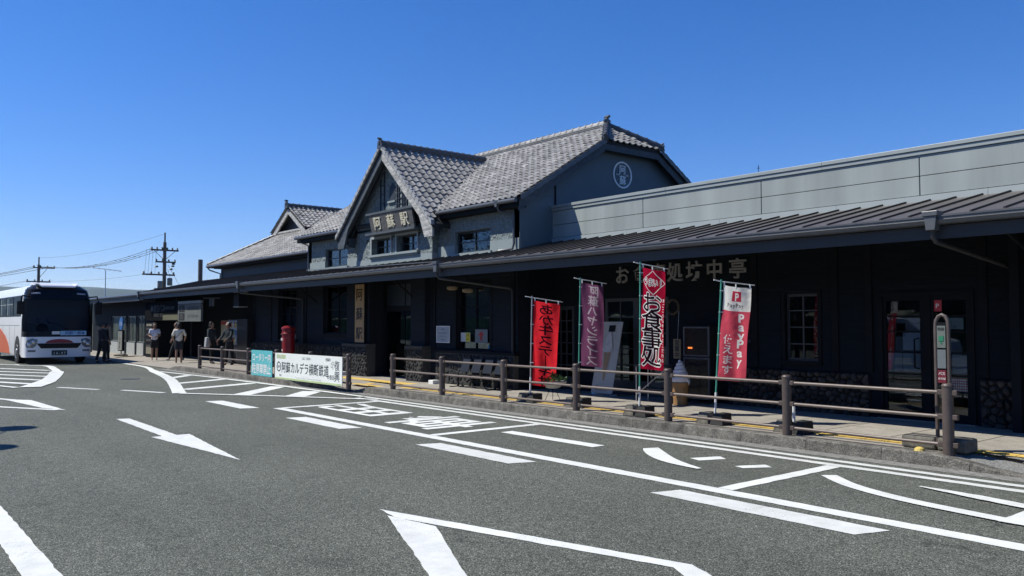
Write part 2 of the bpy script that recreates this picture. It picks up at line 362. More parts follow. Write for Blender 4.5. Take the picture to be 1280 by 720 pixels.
# the taxi bays along the kerb
marking('lane_line', strip([(-15.35, 6.82), (4, 6.82)], .2))
marking('edge_line', strip([(-16.3, 9.08), (4, 9.08)], .14)); marking('edge_line', strip([(-16.6, 9.36), (4, 9.36)], .13))
for x, y0 in ((-15.3, 6.93), (-10.19, 6.93), (-5.04, 6.93), (.1, 6.93)): marking('bay_line', strip([(x, y0), (x, 9.0)], .17), PZ+.0005)
for x0, x1 in ((-17.65, -15.6), (-13.68, -11.6), (-9.55, -7.45), (-5.4, -3.2), (-1.3, .9)): marking('dash_line', [[(x0, 6.2+.02), (x1-.12, 6.2+.02), (x1, 6.56), (x0+.1, 6.56)]])
ARCL = [(-7.35, 8.34), (-7.18, 8.16), (-6.83, 7.89), (-6.42, 7.7), (-5.92, 7.62)]; ARCR = [(-7.27, 8.55), (-6.95, 8.3), (-6.6, 8.04), (-6.3, 7.86), (-5.9, 7.68)]
ARC0 = curve(ARCL, 4); ARC1 = curve(ARCR, 4)
# lettering in the bays: taxi (katakana) and the two characters before it, read looking along the kerb
marking('bay_lettering', strip([(-9.8, 8.02), (-7.85, 8.02)], .23))
marking('bay_lettering', [[A, B, C_, D] for A, B, C_, D in zip(ARC0, ARC0[1:], ARC1[1:], ARC1)])
marking('bay_lettering', [[(-6.46, 8.18), (-6.3, 8.57), (-6.13, 8.46), (-6.28, 8.12)]])
marking('bay_lettering', [[(-5.77, 8.12), (-5.6, 8.48), (-5.45, 8.38), (-5.63, 8.08)]])
marking('bay_lettering', strip(curve([(-4.78, 8.43), (-4.3, 8.05), (-3.6, 7.77), (-2.62, 7.6)]), .17)+strip([(-2.66, 7.52), (-2.66, 8.4)], .22)+strip([(-3.85, 8.52), (-3.3, 8.42), (-2.6, 8.26)], [.03, .17, .19]))
for ch, x0, x1, y0, y1 in (('用', -15.15, -12.93, 7.48, 8.52), ('専', -12.5, -10.62, 7.2, 8.66), ('タ', -1.9, .0, 7.5, 8.6)):
    mb = MB(); put_glyph(mb, ch, lambda u, v, d: (v, -u, PZ), -(y0+y1)/2, (x0+x1)/2, y1-y0, x1-x0, .014, True); link('bay_lettering', mb, M_PAINT, road, fixn=False)
# arrow
marking('arrow_marking', [[(-15.37, 3.9), (-15.29, 4.1), (-12.55, 4.04), (-12.45, 3.83)], [(-12.62, 3.68), (-12.6, 4.22), (-9.84, 3.9)]])
# zebra islands
marking('guide_line', strip([(-8.9, 1.15), (-6.0, 1.13)], .22)+[] if False else strip([(-8.85, 1.17), (-5.6, 1.13)], .2))
marking('island_marking', [[(-6.46, 3.83), (-3.62, 4.6), (-3.2, 4.42), (-3.45, 4.33), (-3.66, 4.45), (-6.1, 3.77)]])
marking('island_marking', [[(-6.2, 3.755), (-5.62, 3.86), (-3.9, 3.02), (-4.6, 3.1)], [(-4.6, 3.1), (-3.9, 3.02), (-2.9, 2.5), (-3.4, 2.45)]])
marking('island_marking', strip([(-20.5, 3.2), (-26, 1.1)], .14)+[[(-20.87, 3.02), (-20.3, 3.45), (-17.54, 3.56), (-18.3, 3.3)]]+strip([(-17.7, 3.45), (-21.5, 1.35)], .14))
isl = curve([(-38.2, 5.95), (-37.2, 5.9), (-36.1, 6.62), (-33.7, 6.42), (-31.42, 6.08), (-28.65, 5.45), (-26.38, 4.85), (-24.3, 4.1)], 5)
marking('island_outline', strip(isl, [.16]*10+[.26]*10+[.42]*10+[.5]*6)+strip([(-24.3, 3.8), (-33, 1.6)], .16)+strip([(-37.3, 5.85), (-42, 3.9)], .2))
for (xa, ya, xb, yb) in ((-32.6, 6.1, -35.19, 4.96), (-30.81, 5.8, -33.01, 4.66), (-28.92, 5.4, -30.99, 4.37), (-27.09, 4.95, -28.97, 4.09), (-25.39, 4.5, -27.06, 3.82)):
    dx, dy = (xb-xa), (yb-ya); marking('zebra_stripe', strip([(xa, ya), (xa+dx*2.4, ya+dy*2.4)], .26), PZ-.0005)
marking('dash_line', strip([(-23.9, 4.66), (-22.45, 5.28)], .14)); marking('dash_line', strip([(-21.9, 5.68), (-20.45, 6.24)], .14))
o1 = curve([(-36.6, 9.5), (-33.0, 9.35), (-29.85, 8.75), (-25.2, 7.85), (-20.0, 6.45)], 6)
marking('island_outline', strip(o1, [.2]*12+[.3]*12+[.32])+strip([(-19.95, 6.45), (-17.8, 7.88), (-15.6, 9.2)], .16)+strip([(-29.3, 8.78), (-25.4, 9.07), (-22.1, 9.2), (-16.4, 9.3)], .15))
for i, (xa, ya, xb, yb, w_) in enumerate([(-25.66, 7.95, -26.81, 8.95, .3), (-23.32, 7.37, -24.26, 9.1, .34), (-21.11, 6.9, -22.15, 9.1, .36), (-18.6, 7.3, -20.55, 9.15, .44), (-17.45, 8.1, -18.6, 9.15, .5)]):
    marking('zebra_stripe', strip([(xa, ya), (xb, yb)], w_), PZ-.0005)
# manhole lid
mb = MB(); mb.lathe((-26.1, 7.0, .002), [(.28, 0), (.28, .006), (.24, .006), (.23, .003)], 20); link('manhole_lid', mb, mat('cast_iron', (.05, .05, .05), .6), road)

def kz(x):                                            # height of the kerb along the street
    def ramp(a, b): return max(0, min(1, (x-a)/(b-a)))
    if x > -12: return .15-.13*ramp(-4.25, -3.45)
    if x > -18.6: return .02+.13*ramp(-17.9, -17.2)
    if x > -25: return .15-.13*ramp(-19.6, -18.9)
    return .15-.13*(1-ramp(-30.8, -30.0)) if x > -31 else .02
def ky(x):                                            # kerb face: straight on the right, easing forward on the left
    return 9.84 if x > -18 else 9.84-.35*min(1, (-18-x)/3)
mb = MB(); xs = [-52+.25*i for i in range(int(58/.25)+1)]; rows = [0, .22, .7, 1.4, 2.3, 3.4, 8]
for x in xs:
    for r_ in rows:
        yy = ky(x)+.16+r_ if r_ < 8 else 24
        t = min(1, r_/1.4); z = kz(x)*(1-t)+.15*t
        mb.v.append((x, yy, z-.004 if r_ == 0 else z))
nr = len(rows)
for i in range(len(xs)-1):
    for j in range(nr-1): mb.f.append((i*nr+j, (i+1)*nr+j, (i+1)*nr+j+1, i*nr+j+1)); mb.m.append(1 if (xs[i] > -4.3 and rows[j] < .5) else 0)
pave = tag(link('pavement', mb, [M_PAVE, M_GRAVEL], fixn=False), kind='structure')
# pale paving slabs beside the building, with open joints
mb = MB(); mb.box(0, .9, 0, .9, 0, .012); sl = None
for i in range(26):
    for j in range(2):
        x = -17.2+i*.92; y = 10.62+j*.92
        if x > -2: continue
        if sl is None: sl = link('paving_slab', mb, obj_random(mat('paving_slab', (.3, .275, .235), .9, .13, 4, .4, 100, v2=(50, .18)), .07), pave, local=True); sl.location = (x, y, .148); continue
        inst(sl, 'paving_slab', pave, (x, y, .148))
mb = MB(); mb.box(0, .29, -.085, .085, 0, .008); yt = None
for i in range(44):
    x = -14.4+i*.3
    if x > -1.5: continue
    if -4.9 < x < -4.35: continue
    if yt is None: yt = link('tactile_tile', mb, obj_random(M_YEL, .1), pave, local=True); yt.location = (x, 10.44, .15); continue
    inst(yt, 'tactile_tile', pave, (x, 10.44, .15+.0*i))
for i in range(15):
    for j in range(2): inst(yt, 'tactile_tile', pave, (-20.9+i*.3, 11.05+j*.18, .15))
for i in range(8): inst(yt, 'tactile_tile', pave, (-18.9+i*.3, 10.42, .115))
for i in range(8): inst(yt, 'tactile_tile', pave, mtx=Matrix.Translation((-18.4, 10.55+i*.0+.0, .14)) @ Matrix.Translation((0, i*.06, 0)) if i < 1 else Matrix.Translation((-16.9+i*.3, 10.44, .15)))
# kerb stones
kerb = tag(bpy.data.objects.new('kerb', None), kind='structure'); C.objects.link(kerb)
x = -30.9
while x < 5.5:
    L = 1.0 if not (-4.3 < x < -3.4) else .9
    if kz(x) < .03 and kz(x+L) < .03 and not x > -3.6:
        x += L; continue
    x1 = x+L-.006; ya, yb = ky(x), ky(x1); n = 4; mb = MB()
    for k in range(n):
        a = x+(x1-x)*k/n; b = x+(x1-x)*(k+1)/n; za = max(.03, kz(a)); zb = max(.03, kz(b)); fa = ky(a); fb = ky(b)
        mb.add([(a, fa, -.05), (b, fb, -.05), (b, fb+.02, zb-.015), (b, fb+.035, zb), (b, fb+.17, zb), (a, fa+.02, za-.015), (a, fa+.035, za), (a, fa+.17, za), (a, fa+.17, -.05), (b, fb+.17, -.05)],
               [(0, 1, 2, 5), (5, 2, 3, 6), (6, 3, 4, 7), (7, 4, 9, 8)]+([(0, 5, 6, 7, 8)] if k == 0 else [])+([(1, 9, 4, 3, 2)] if k == n-1 else []))
    link('kerb_stone', mb, obj_random(M_KERB, .12) if x < -30.8 else M_KERB, kerb); x += L
# gutter strip of plain concrete at the foot of the kerb
mb = MB(); n_ = 60
for i in range(n_): a = -31+i*36.5/n_; b = -31+(i+1)*36.5/n_; mb.add([(a, ky(a)-.26, .004), (b, ky(b)-.26, .004), (b, ky(b)+.01, .004), (a, ky(a)+.01, .004)], [(0, 1, 2, 3)])
tag(link('road_gutter', mb, mat('gutter_concrete', (.19, .185, .17), .9, .3, 12, .5, 90, v2=(70, .3)), fixn=False), kind='structure')

def hills(name, x_, y0, y1, hs, m, depth):
    mb = MB(); n = 90; rws = 10
    for j in range(rws):
        for i in range(n+1):
            t = i/n; y = y0+(y1-y0)*t; s = math.sin(min(1, j/(rws-1)*1.0)*math.pi/2)
            h = hs(t)*s; nn = noise.fractal((y*.0012, j*.35, x_*.001), .6, 2.1, 6)
            mb.v.append((x_+depth*(1-j/(rws-1))+nn*160*(1-s*.6), y, h+nn*26*s*(.3+.7*(1-s))-2))
    for j in range(rws-1):
        for i in range(n): mb.f.append((j*(n+1)+i, j*(n+1)+i+1, (j+1)*(n+1)+i+1, (j+1)*(n+1)+i)); mb.m.append(0)
    o = link(name, mb, m, smooth=True, fixn=False); return tag(o, kind='structure')
M_HILL = mat('hill_grass', (.05, .08, .04), .95, .35, .0022, col2=(.085, .105, .055), detail=8)
M_HILLF = mat('hill_forest', (.03, .055, .03), .95, .3, .004, detail=8)
def hprof(seed, base, amp):
    return lambda t: base+amp*noise.fractal((t*5+seed, seed*1.7, 0), .7, 2.0, 5)
hills('hills', -5600, -2600, 5200, lambda t: (215+20*noise.fractal((t*9, 3.1, 0), .6, 2, 5))*(1 if t < .62 else max(.35, 1-(t-.62)*2.6)), M_HILL, 900)
hills('hills', -4300, -3400, 700, lambda t: 165+26*noise.fractal((t*8, 9.1, 0), .6, 2, 5) if t < .9 else 100, M_HILLF, 500)

# ------------------------------------------------------------------ fences along the kerb
def post(parent, x, y, z, h=.8, r=.062):
    mb = MB(); mb.lathe((x, y, z), [(r, -.05), (r, h-.03), (r*1.08, h-.03), (r*1.08, h-.018), (r, h-.012), (r*.9, h), (r*.4, h+.006)], 18)
    p = link('post', mb, M_RAIL, parent, smooth=True)
    for zz in (.7, .42, .1):
        c = MB(); c.box(x-r-.05, x+r+.05, y-.028, y+.028, z+zz*h/.8-.03, z+zz*h/.8+.03); link('rail_bracket', c, M_RAIL, p, bevel=.006)
def rails(parent, xa, ya, xb, yb, z, h=.8, n0=0):
    for k, zz in enumerate((.7, .42, .1)):
        if k < n0: continue
        mb = MB(); mb.tube([(xa+.05, ya, z+zz*h/.8), (xb-.05, yb, z+zz*h/.8)], .021, 10); link('rail', mb, M_RAILL, parent, smooth=True)
fr = thing('railing', 'long brown pipe railing with three rails along the kerb in front of the red banners', 'railing', (-10.3, 10.0, .15))
PX = [-16.3, -14.35, -12.3, -10.32, -8.3, -6.26, -4.18]
for i, x in enumerate(PX):
    post(fr, x, 10.0, .15)
    if i: rails(fr, PX[i-1], 10.0, x, 10.0, .15)
fl = thing('railing', 'short brown pipe railing by the crossing gap, carrying the two printed panels', 'railing', (-22.7, 9.6, .15))
PL = [-27.83, -25.8, -23.72, -21.75, -19.68, -17.68]
for i, x in enumerate(PL):
    post(fl, x, 9.62, .13, .79)
    if i: rails(fl, PL[i-1], 9.62, x, 9.62, .13, .79)
# printed panels tied to the railing
def printed_panel(name, label, x0, x1, z0, z1, y, col): 
    t = thing(name, label, 'sign', ((x0+x1)/2, y, z0)); mb = MB(); mb.box(x0, x1, y, y+.02, z0, z1); link('board', mb, col, t, bevel=.003); return t
t = printed_panel('notice_panel', 'turquoise panel with white Japanese lettering tied to the railing', -23.3, -21.86, .16, .88, 9.53, mat('turquoise_board', (.1, .43, .45), .45, .04))
mb = MB(); f = facing_front(-22.58, 9.526, 0)
row_text(mb, 'ロータリー内', f, 0, .68, .25, .215, .014, pitch=.215); row_text(mb, '駐停車禁止', f, 0, .36, .31, .27, .014, pitch=.262); link('lettering', mb, M_WHITE, t, fixn=False)
t = printed_panel('railway_banner', 'long white banner of the caldera railway with black Japanese lettering', -21.66, -17.84, .14, .84, 9.53, mat('white_banner', (.74, .76, .72), .5, .03))
f = facing_front(-19.75, 9.526, 0); mb = MB()
row_text(mb, '阿蘇カルデラ横断鉄道', f, -.12, .47, .31, .275, .006, pitch=.272); link('title_lettering', mb, mat('print_grey', (.05, .06, .06), .6), t, fixn=False); mb = MB(); row_text(mb, 'の復旧', f, 1.34, .33, .13, .12, 0, pitch=.13)
row_text(mb, 'つなごう未来へ', f, 0, .74, .08, .08); row_text(mb, 'The Aso Caldera Transversal Railway', f, .1, .23, .06, .045, pitch=.042)
row_text(mb, '阿蘇市', f, 1.2, .75, .09, .09); row_text(mb, '鉄道', f, -1.55, .25, .07)
link('small_lettering', mb, mat('print_grey', None), t, fixn=False); mb = MB(); put_glyph(mb, '復', f, 1.66, .62, .26, .26, 0); put_glyph(mb, '興', f, 1.66, .36, .28, .28, 0); put_glyph(mb, '☘', f, 1.44, .62, .2, .2)
mb.add([f(-1.66+math.cos(a*math.pi/12)*(.135 if k else .105), .48+math.sin(a*math.pi/12)*(.135 if k else .105), 0) for k in (0, 1) for a in range(24)], [(a, (a+1) % 24, 24+(a+1) % 24, 24+a) for a in range(24)])
row_text(mb, 'あそ', f, -1.66, .48, .1, .09, .01)
link('lettering', mb, mat('print_grey', (.05, .06, .06), .6), t, fixn=False)
mb = MB(); mb.box(-21.64, -17.86, 9.527, 9.53, .145, .19); mb.box(-21.55, -21.0, 9.527, 9.53, .7, .8); link('green_print', mb, mat('leaf_print', (.42, .52, .25), .5), t)
mb = MB(); row_text(mb, '応援中', facing_front(-21.27, 9.524, 0), 0, .75, .08, .13); link('lettering', mb, M_WHITE, t, fixn=False)

# ------------------------------------------------------------------ station building
SB = thing('station_building', 'dark grey two storey station with tiled roof and steep entrance gable', 'building', (-19.5, 12, .15))
def wall_with_holes(name, parent, x0, x1, z0, z1, y0, y1, holes, m, board=None, mb_boards=None):
    """a wall in the x-z plane with rectangular openings (xa, xb, za, zb)"""
    xs = sorted({x0, x1, *[h[0] for h in holes], *[h[1] for h in holes]}); mb = MB()
    xs = [x for x in xs if x0 <= x <= x1]
    for a, b in zip(xs, xs[1:]):
        segs = sorted([(max(z0, h[2]), min(z1, h[3])) for h in holes if h[0] <= a+1e-6 and h[1] >= b-1e-6]); z = z0
        for s0, s1 in segs:
            if s0 > z+1e-4: mb.box(a, b, y0, y1, z, s0)
            z = max(z, s1)
        if z < z1-1e-4: mb.box(a, b, y0, y1, z, z1)
    o = link(name, mb, m, parent)
    if board:
        bz0, bz1, pitch, bm_ = board; z = bz0
        while z < bz1-.02:
            hgt = min(pitch, bz1-z); cuts = sorted([(h[0]-.09, h[1]+.09) for h in holes if h[2] < z+hgt+.05 and h[3] > z-.05]); x = x0
            spans = []
            for c0, c1 in cuts:
                if c0 > x+.05: spans.append((x, c0))
                x = max(x, c1)
            if x < x1-.05: spans.append((x, x1))
            for a, b in spans:
                q = MB(); q.add([(a, y0-.008, z+hgt), (b, y0-.008, z+hgt), (b, y0-.026, z), (a, y0-.026, z), (a, y0+.004, z), (b, y0+.004, z), (b, y0+.004, z+hgt), (a, y0+.004, z+hgt)],
                                [(0, 1, 2, 3), (3, 2, 5, 4), (4, 5, 6, 7), (7, 6, 1, 0), (0, 3, 4, 7), (1, 6, 5, 2)])
                link('siding_board', q, bm_, parent)
            z += pitch
    return o
def window(parent, x0, x1, z0, z1, y, cols=2, rws=2, fm=None, fw=.045, rec=.09, gm=None, surround=None, sm=None, bars=.018, sill=True, back=.35):
    """casement set in a wall whose face is at y"""
    fm = fm or M_WINF; yy = y+rec; f = MB()
    f.box(x0, x1, yy, yy+.05, z0, z0+fw); f.box(x0, x1, yy, yy+.05, z1-fw, z1); f.box(x0, x0+fw, yy+.001, yy+.051, z0+fw, z1-fw); f.box(x1-fw, x1, yy+.001, yy+.051, z0+fw, z1-fw)
    root = link('window', f, fm, parent)
    for i in range(1, cols):
        x = x0+(x1-x0)*i/cols; m = MB(); m.box(x-bars, x+bars, yy+.003, yy+.045, z0+fw, z1-fw); link('mullion', m, fm, root)
    for j in range(1, rws):
        z = z0+(z1-z0)*j/rws; m = MB(); m.box(x0+fw, x1-fw, yy+.006, yy+.042, z-bars*.8, z+bars*.8); link('glazing_bar', m, fm, root)
    for i in range(cols):
        for j in range(rws):
            a = x0+(x1-x0)*i/cols; b = x0+(x1-x0)*(i+1)/cols; c = z0+(z1-z0)*j/rws; d = z0+(z1-z0)*(j+1)/rws; tl = rnd.uniform(-.004, .004)
            p = MB(); p.box(a+.01, b-.01, yy+.022, yy+.028, c+.01, d-.01); pp = link('pane', p, gm or M_GLASS, root)
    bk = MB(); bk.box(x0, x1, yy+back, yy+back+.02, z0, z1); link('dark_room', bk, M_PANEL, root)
    if surround:
        s = MB(); w_ = surround; s.box(x0-w_, x1+w_, y-.03, y+.012, z1, z1+w_); s.box(x0-w_, x0, y-.028, y+.013, z0, z1); s.box(x1, x1+w_, y-.028, y+.013, z0, z1); link('window_frame', s, sm or fm, root)
    if sill: s = MB(); s.box(x0-.08, x1+.08, y-.07, y+.02, z0-.06, z0); link('sill', s, sm or fm, root)
    return root
# --- ground floor
DOOR = (-20.6, -18.45, .1, 2.0)
holes = [(-27.0, -25.6, 1.1, 2.8), (-23.66, -22.15, 1.33, 2.8), (-20.6, -18.45, .1, 2.85), (-16.6, -15.26, 1.0, 2.55)]
wall_with_holes('wall', SB, -29.1, -14.24, .1, 3.2, 12, 12.3, holes, M_STAW, (1.0, 3.1, .145, M_STAW))
window(SB, -16.6, -15.26, 1.0, 2.55, 12, 2, 3, M_DARKT, surround=.09, sm=M_DARKT, gm=M_GLASSC, back=.5)
window(SB, -23.66, -22.15, 1.33, 2.8, 12, 2, 2, M_DARKT, surround=.09, sm=M_DARKT)
window(SB, -27.0, -25.6, 1.1, 2.8, 12, 2, 2, M_DARKT, surround=.09, sm=M_DARKT, gm=M_GLASSC)
mb = MB(); mb.box(-14.24-.25, -14.235, 12.3, 13.3, .1, 3.4); link('wall', mb, M_DARKW, SB)
# entrance recess
mb = MB(); mb.box(-20.6, -18.45, 12.9, 13.0, .1, 3.1); mb.box(-20.7, -20.602, 12.3, 13.0, .1, 3.1); mb.box(-18.448, -18.35, 12.3, 13.0, .1, 3.1); link('entrance_recess', mb, M_DARKW, SB)
dr = MB(); dr.box(-20.55, -18.5, 12.32, 12.42, 1.98, 2.12); dr.box(-20.55, -18.5, 12.33, 12.4, 2.75, 2.85); dr.box(-20.56, -20.5, 12.32, 12.42, .15, 2.85); dr.box(-18.55, -18.49, 12.32, 12.42, .15, 2.85)
dd = link('door', dr, M_DARKT, SB)
for a, b in ((-20.5, -19.55), (-19.5, -18.55)):
    p = MB(); p.box(a, b, 12.36, 12.37, .16, 1.97); link('pane', p, M_GLASS, dd)
    p = MB(); p.box(a, b, 12.36, 12.365, 2.13, 2.74); link('pane', p, mat('transom_panel', (.012, .02, .03), .5), dd)
# pillars and their stone feet
def random_stones(parent, x0, x1, z0, z1, y, size, mats, name='stone', single=True, depth=.05, seed=3):
    """uneven stones packed without courses: clipped cells round scattered centres"""
    r_ = random.Random(seed); nx = max(2, round((x1-x0)/size)); nz = max(2, round((z1-z0)/(size*.8))); pts = []
    for j in range(nz):
        for i in range(nx):
            pts.append((x0+(i+.5+(j % 2)*.5-.25+r_.uniform(-.42, .42))*(x1-x0)/nx, z0+(j+.5+r_.uniform(-.4, .4))*(z1-z0)/nz))
    def cell(p):
        poly = [(x0, z0), (x1, z0), (x1, z1), (x0, z1)]
        for q in pts:
            if q is p or abs(q[0]-p[0]) > size*3 or abs(q[1]-p[1]) > size*3: continue
            mx_, mz_ = (p[0]+q[0])/2, (p[1]+q[1])/2; dx, dz_ = q[0]-p[0], q[1]-p[1]; L = math.hypot(dx, dz_)
            if L < 1e-6: continue
            dx /= L; dz_ /= L; mx_ -= dx*.006; mz_ -= dz_*.006; out = []
            for k in range(len(poly)):
                a_, b_ = poly[k], poly[(k+1) % len(poly)]; da = (a_[0]-mx_)*dx+(a_[1]-mz_)*dz_; db = (b_[0]-mx_)*dx+(b_[1]-mz_)*dz_
                if da <= 0: out.append(a_)
                if (da < 0) != (db < 0) and abs(da-db) > 1e-9: t_ = da/(da-db); out.append((a_[0]+(b_[0]-a_[0])*t_, a_[1]+(b_[1]-a_[1])*t_))
            poly = out
            if len(poly) < 3: return None
        return poly
    allm = MB()
    for p in pts:
        poly = cell(p)
        if not poly: continue
        ring = []                                     # round the corners off
        for k in range(len(poly)):
            a_, b_ = Vector(poly[k]), Vector(poly[(k+1) % len(poly)])
            if (b_-a_).length > .02: ring += [a_.lerp(b_, .22), a_.lerp(b_, .78)]
        if len(ring) < 5: continue
        c_ = sum(ring, Vector((0, 0)))/len(ring); n = len(ring); dd_ = depth*r_.uniform(.55, 1.3); tx, tz = r_.uniform(-.35, .35), r_.uniform(-.35, .35)
        v0 = [(q.x, y+.012, q.y) for q in ring]; v1 = []; v2 = []
        for q in ring:
            e = c_.lerp(q, .93+r_.uniform(-.03, .02)); v1.append((e.x, y-dd_*.55+tx*(e.x-c_.x)*.5+tz*(e.y-c_.y)*.5, e.y))
            e = c_.lerp(q, .55); v2.append((e.x, y-dd_+tx*(e.x-c_.x)+tz*(e.y-c_.y), e.y))
        fs = [(k, (k+1) % n, n+(k+1) % n, n+k) for k in range(n)]+[(n+k, n+(k+1) % n, 2*n+(k+1) % n, 2*n+k) for k in range(n)]+[tuple(range(2*n, 3*n))]
        if single: q_ = MB(); q_.add(v0+v1+v2, fs); link(name, q_, mats, parent)
        else: allm.add(v0+v1+v2, fs)
    if not single: o = link(name, allm, mats, parent); o['kind'] = 'stuff'; return o
for (a, b) in ((-21.9, -20.6), (-18.45, -17.78)):
    mb = MB(); mb.box(a, b, 11.84, 12.02, 1.04, 3.25); link('pillar', mb, M_STAW, SB)
    mb = MB(); mb.box(a-.05, b+.05, 11.74, 12.02, .1, 1.0); mb.box(a-.07, b+.07, 11.71, 12.02, .98, 1.06); fo = link('pillar_foot', mb, M_MORTAR, SB)
    random_stones(fo, a-.04, b+.04, .14, .97, 11.745, .13, M_STONEJ, 'stonework', False, .03, 11)
mb = MB(); mb.box(-17.3, -14.24, 11.86, 12.0, .1, .92); pl = link('plinth', mb, M_MORTAR, SB); random_stones(pl, -17.28, -14.26, .14, .9, 11.865, .15, M_STONEJ, 'stonework', False, .03, 5)
mb = MB(); mb.box(-17.32, -14.2, 11.84, 12.0, .92, .98); link('plinth_cap', mb, M_DARKT, SB)
mb = MB(); mb.box(-29.1, -21.95, 11.88, 12.0, .1, .98); pl = link('plinth', mb, M_MORTARD, SB); random_stones(pl, -29.1, -21.97, .14, .95, 11.885, .17, M_STONEJ, 'stonework', False, .03, 6)
mb = MB(); mb.box(-29.15, -21.95, 11.86, 12.0, .95, 1.0); link('plinth_cap', mb, M_DARKT, SB)
for x in (-14.4, -17.55, -24.9, -27.6, -29.05):
    mb = MB(); mb.box(x-.07, x+.07, 11.955, 12.0, 1.0, 3.15); link('corner_board', mb, M_DARKT, SB)
for x in (-21.7, -17.0):
    mb = MB(); mb.box(x-.1, x+.1, 11.5, 11.7, .15, .25); tag(link('white_block', mb, M_WHITE, bevel=.01), 'small white block on the pavement at the left pillar foot' if x < -20 else 'small white block on the pavement at the foot of the right entrance pillar', 'block')
# --- upper floor, main range: stucco over a smooth band
UZ = 3.18
holes = [(-23.6, -22.17, 3.37, 3.94), (-16.68, -15.26, 3.36, 3.9)]
wall_with_holes('wall', SB, -24.76, -21.3, 3.58, 4.62, 12, 12.25, holes, M_STUCCO); wall_with_holes('wall', SB, -17.41, -14.2, 3.58, 4.62, 12, 12.25, holes, M_STUCCO)
wall_with_holes('smooth_band', SB, -24.77, -21.3, UZ, 3.58, 11.985, 12.25, holes, M_SMOOTH); wall_with_holes('smooth_band', SB, -17.41, -14.21, UZ, 3.58, 11.985, 12.25, holes, M_SMOOTH)
window(SB, -23.6, -22.17, 3.37, 3.94, 12, 2, 2, M_WINF, sill=True, sm=M_SMOOTH, fw=.05); window(SB, -16.68, -15.26, 3.36, 3.9, 12, 2, 2, M_WINF, sill=True, sm=M_SMOOTH, fw=.05)
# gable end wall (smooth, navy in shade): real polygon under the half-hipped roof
SL = .61; EY = 11.75; EZ = 4.44; RY = 15.5; RZ = EZ+SL*(RY-EY)
def mz(y): return EZ+SL*((y-EY) if y < RY else (2*RY-EY-y))
prof = [(12, 3.3), (12, mz(12)-.1), (14.55, mz(14.55)-.12), (16.45, mz(16.45)-.12), (19.0, mz(19.0)-.1), (19.0, 3.3)]
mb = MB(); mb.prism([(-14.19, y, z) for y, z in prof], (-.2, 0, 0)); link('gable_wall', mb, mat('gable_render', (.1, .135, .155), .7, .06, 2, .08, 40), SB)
mb = MB(); mb.prism([(-24.56, y, z) for y, z in prof], (-.2, 0, 0)); link('gable_wall', mb, M_STUCCO, SB)
mb = MB(); mb.box(-24.6, -14.3, 18.8, 19.0, .1, 4.5); link('wall', mb, M_STUCCO, SB)
mb = MB(); mb.box(-14.19, -14.17, 13.06, 13.1, 4.4, 4.98); link('wall_seam', mb, M_DARKT, SB)
# emblem on the gable end
em = thing('round_emblem', 'round pale station emblem with two characters on the dark gable end', 'emblem', (-14.17, 15.38, 5.38))
mb = MB(); n = 40; rr = [(.34, .30), ]
for ro, ri in rr:
    vs = []
    for k in range(n):
        a = 2*math.pi*k/n; c, s_ = math.cos(a), math.sin(a)
        vs += [(-14.17, 15.38+ro*c, 5.38+ro*s_), (-14.17, 15.38+ri*c, 5.38+ri*s_), (-14.188, 15.38+ro*c, 5.38+ro*s_), (-14.188, 15.38+ri*c, 5.38+ri*s_)]
    mb.add(vs, [q for k in range(n) for q in ((4*k, 4*((k+1) % n), 4*((k+1) % n)+1, 4*k+1), (4*k, 4*k+2, 4*((k+1) % n)+2, 4*((k+1) % n)), (4*k+1, 4*((k+1) % n)+1, 4*((k+1) % n)+3, 4*k+3))])
M_EMB = mat('emblem_paint', (.85, .85, .82), .6)
link('ring', mb, M_EMB, em)
mb = MB(); f = lambda u, v, d: (-14.168-d, 15.38+u, 5.38+v)
put_glyph(mb, '阿', f, 0, .135, .25, .25, .008, depth=.015); put_glyph(mb, '蘇', f, 0, -.135, .25, .25, .006, depth=.015)
row_text(mb, 'ASO', f, -.17, 0, .06, .045, depth=.015); row_text(mb, 'STN.', f, .17, 0, .06, .04, depth=.015); link('lettering', mb, M_EMB, em)

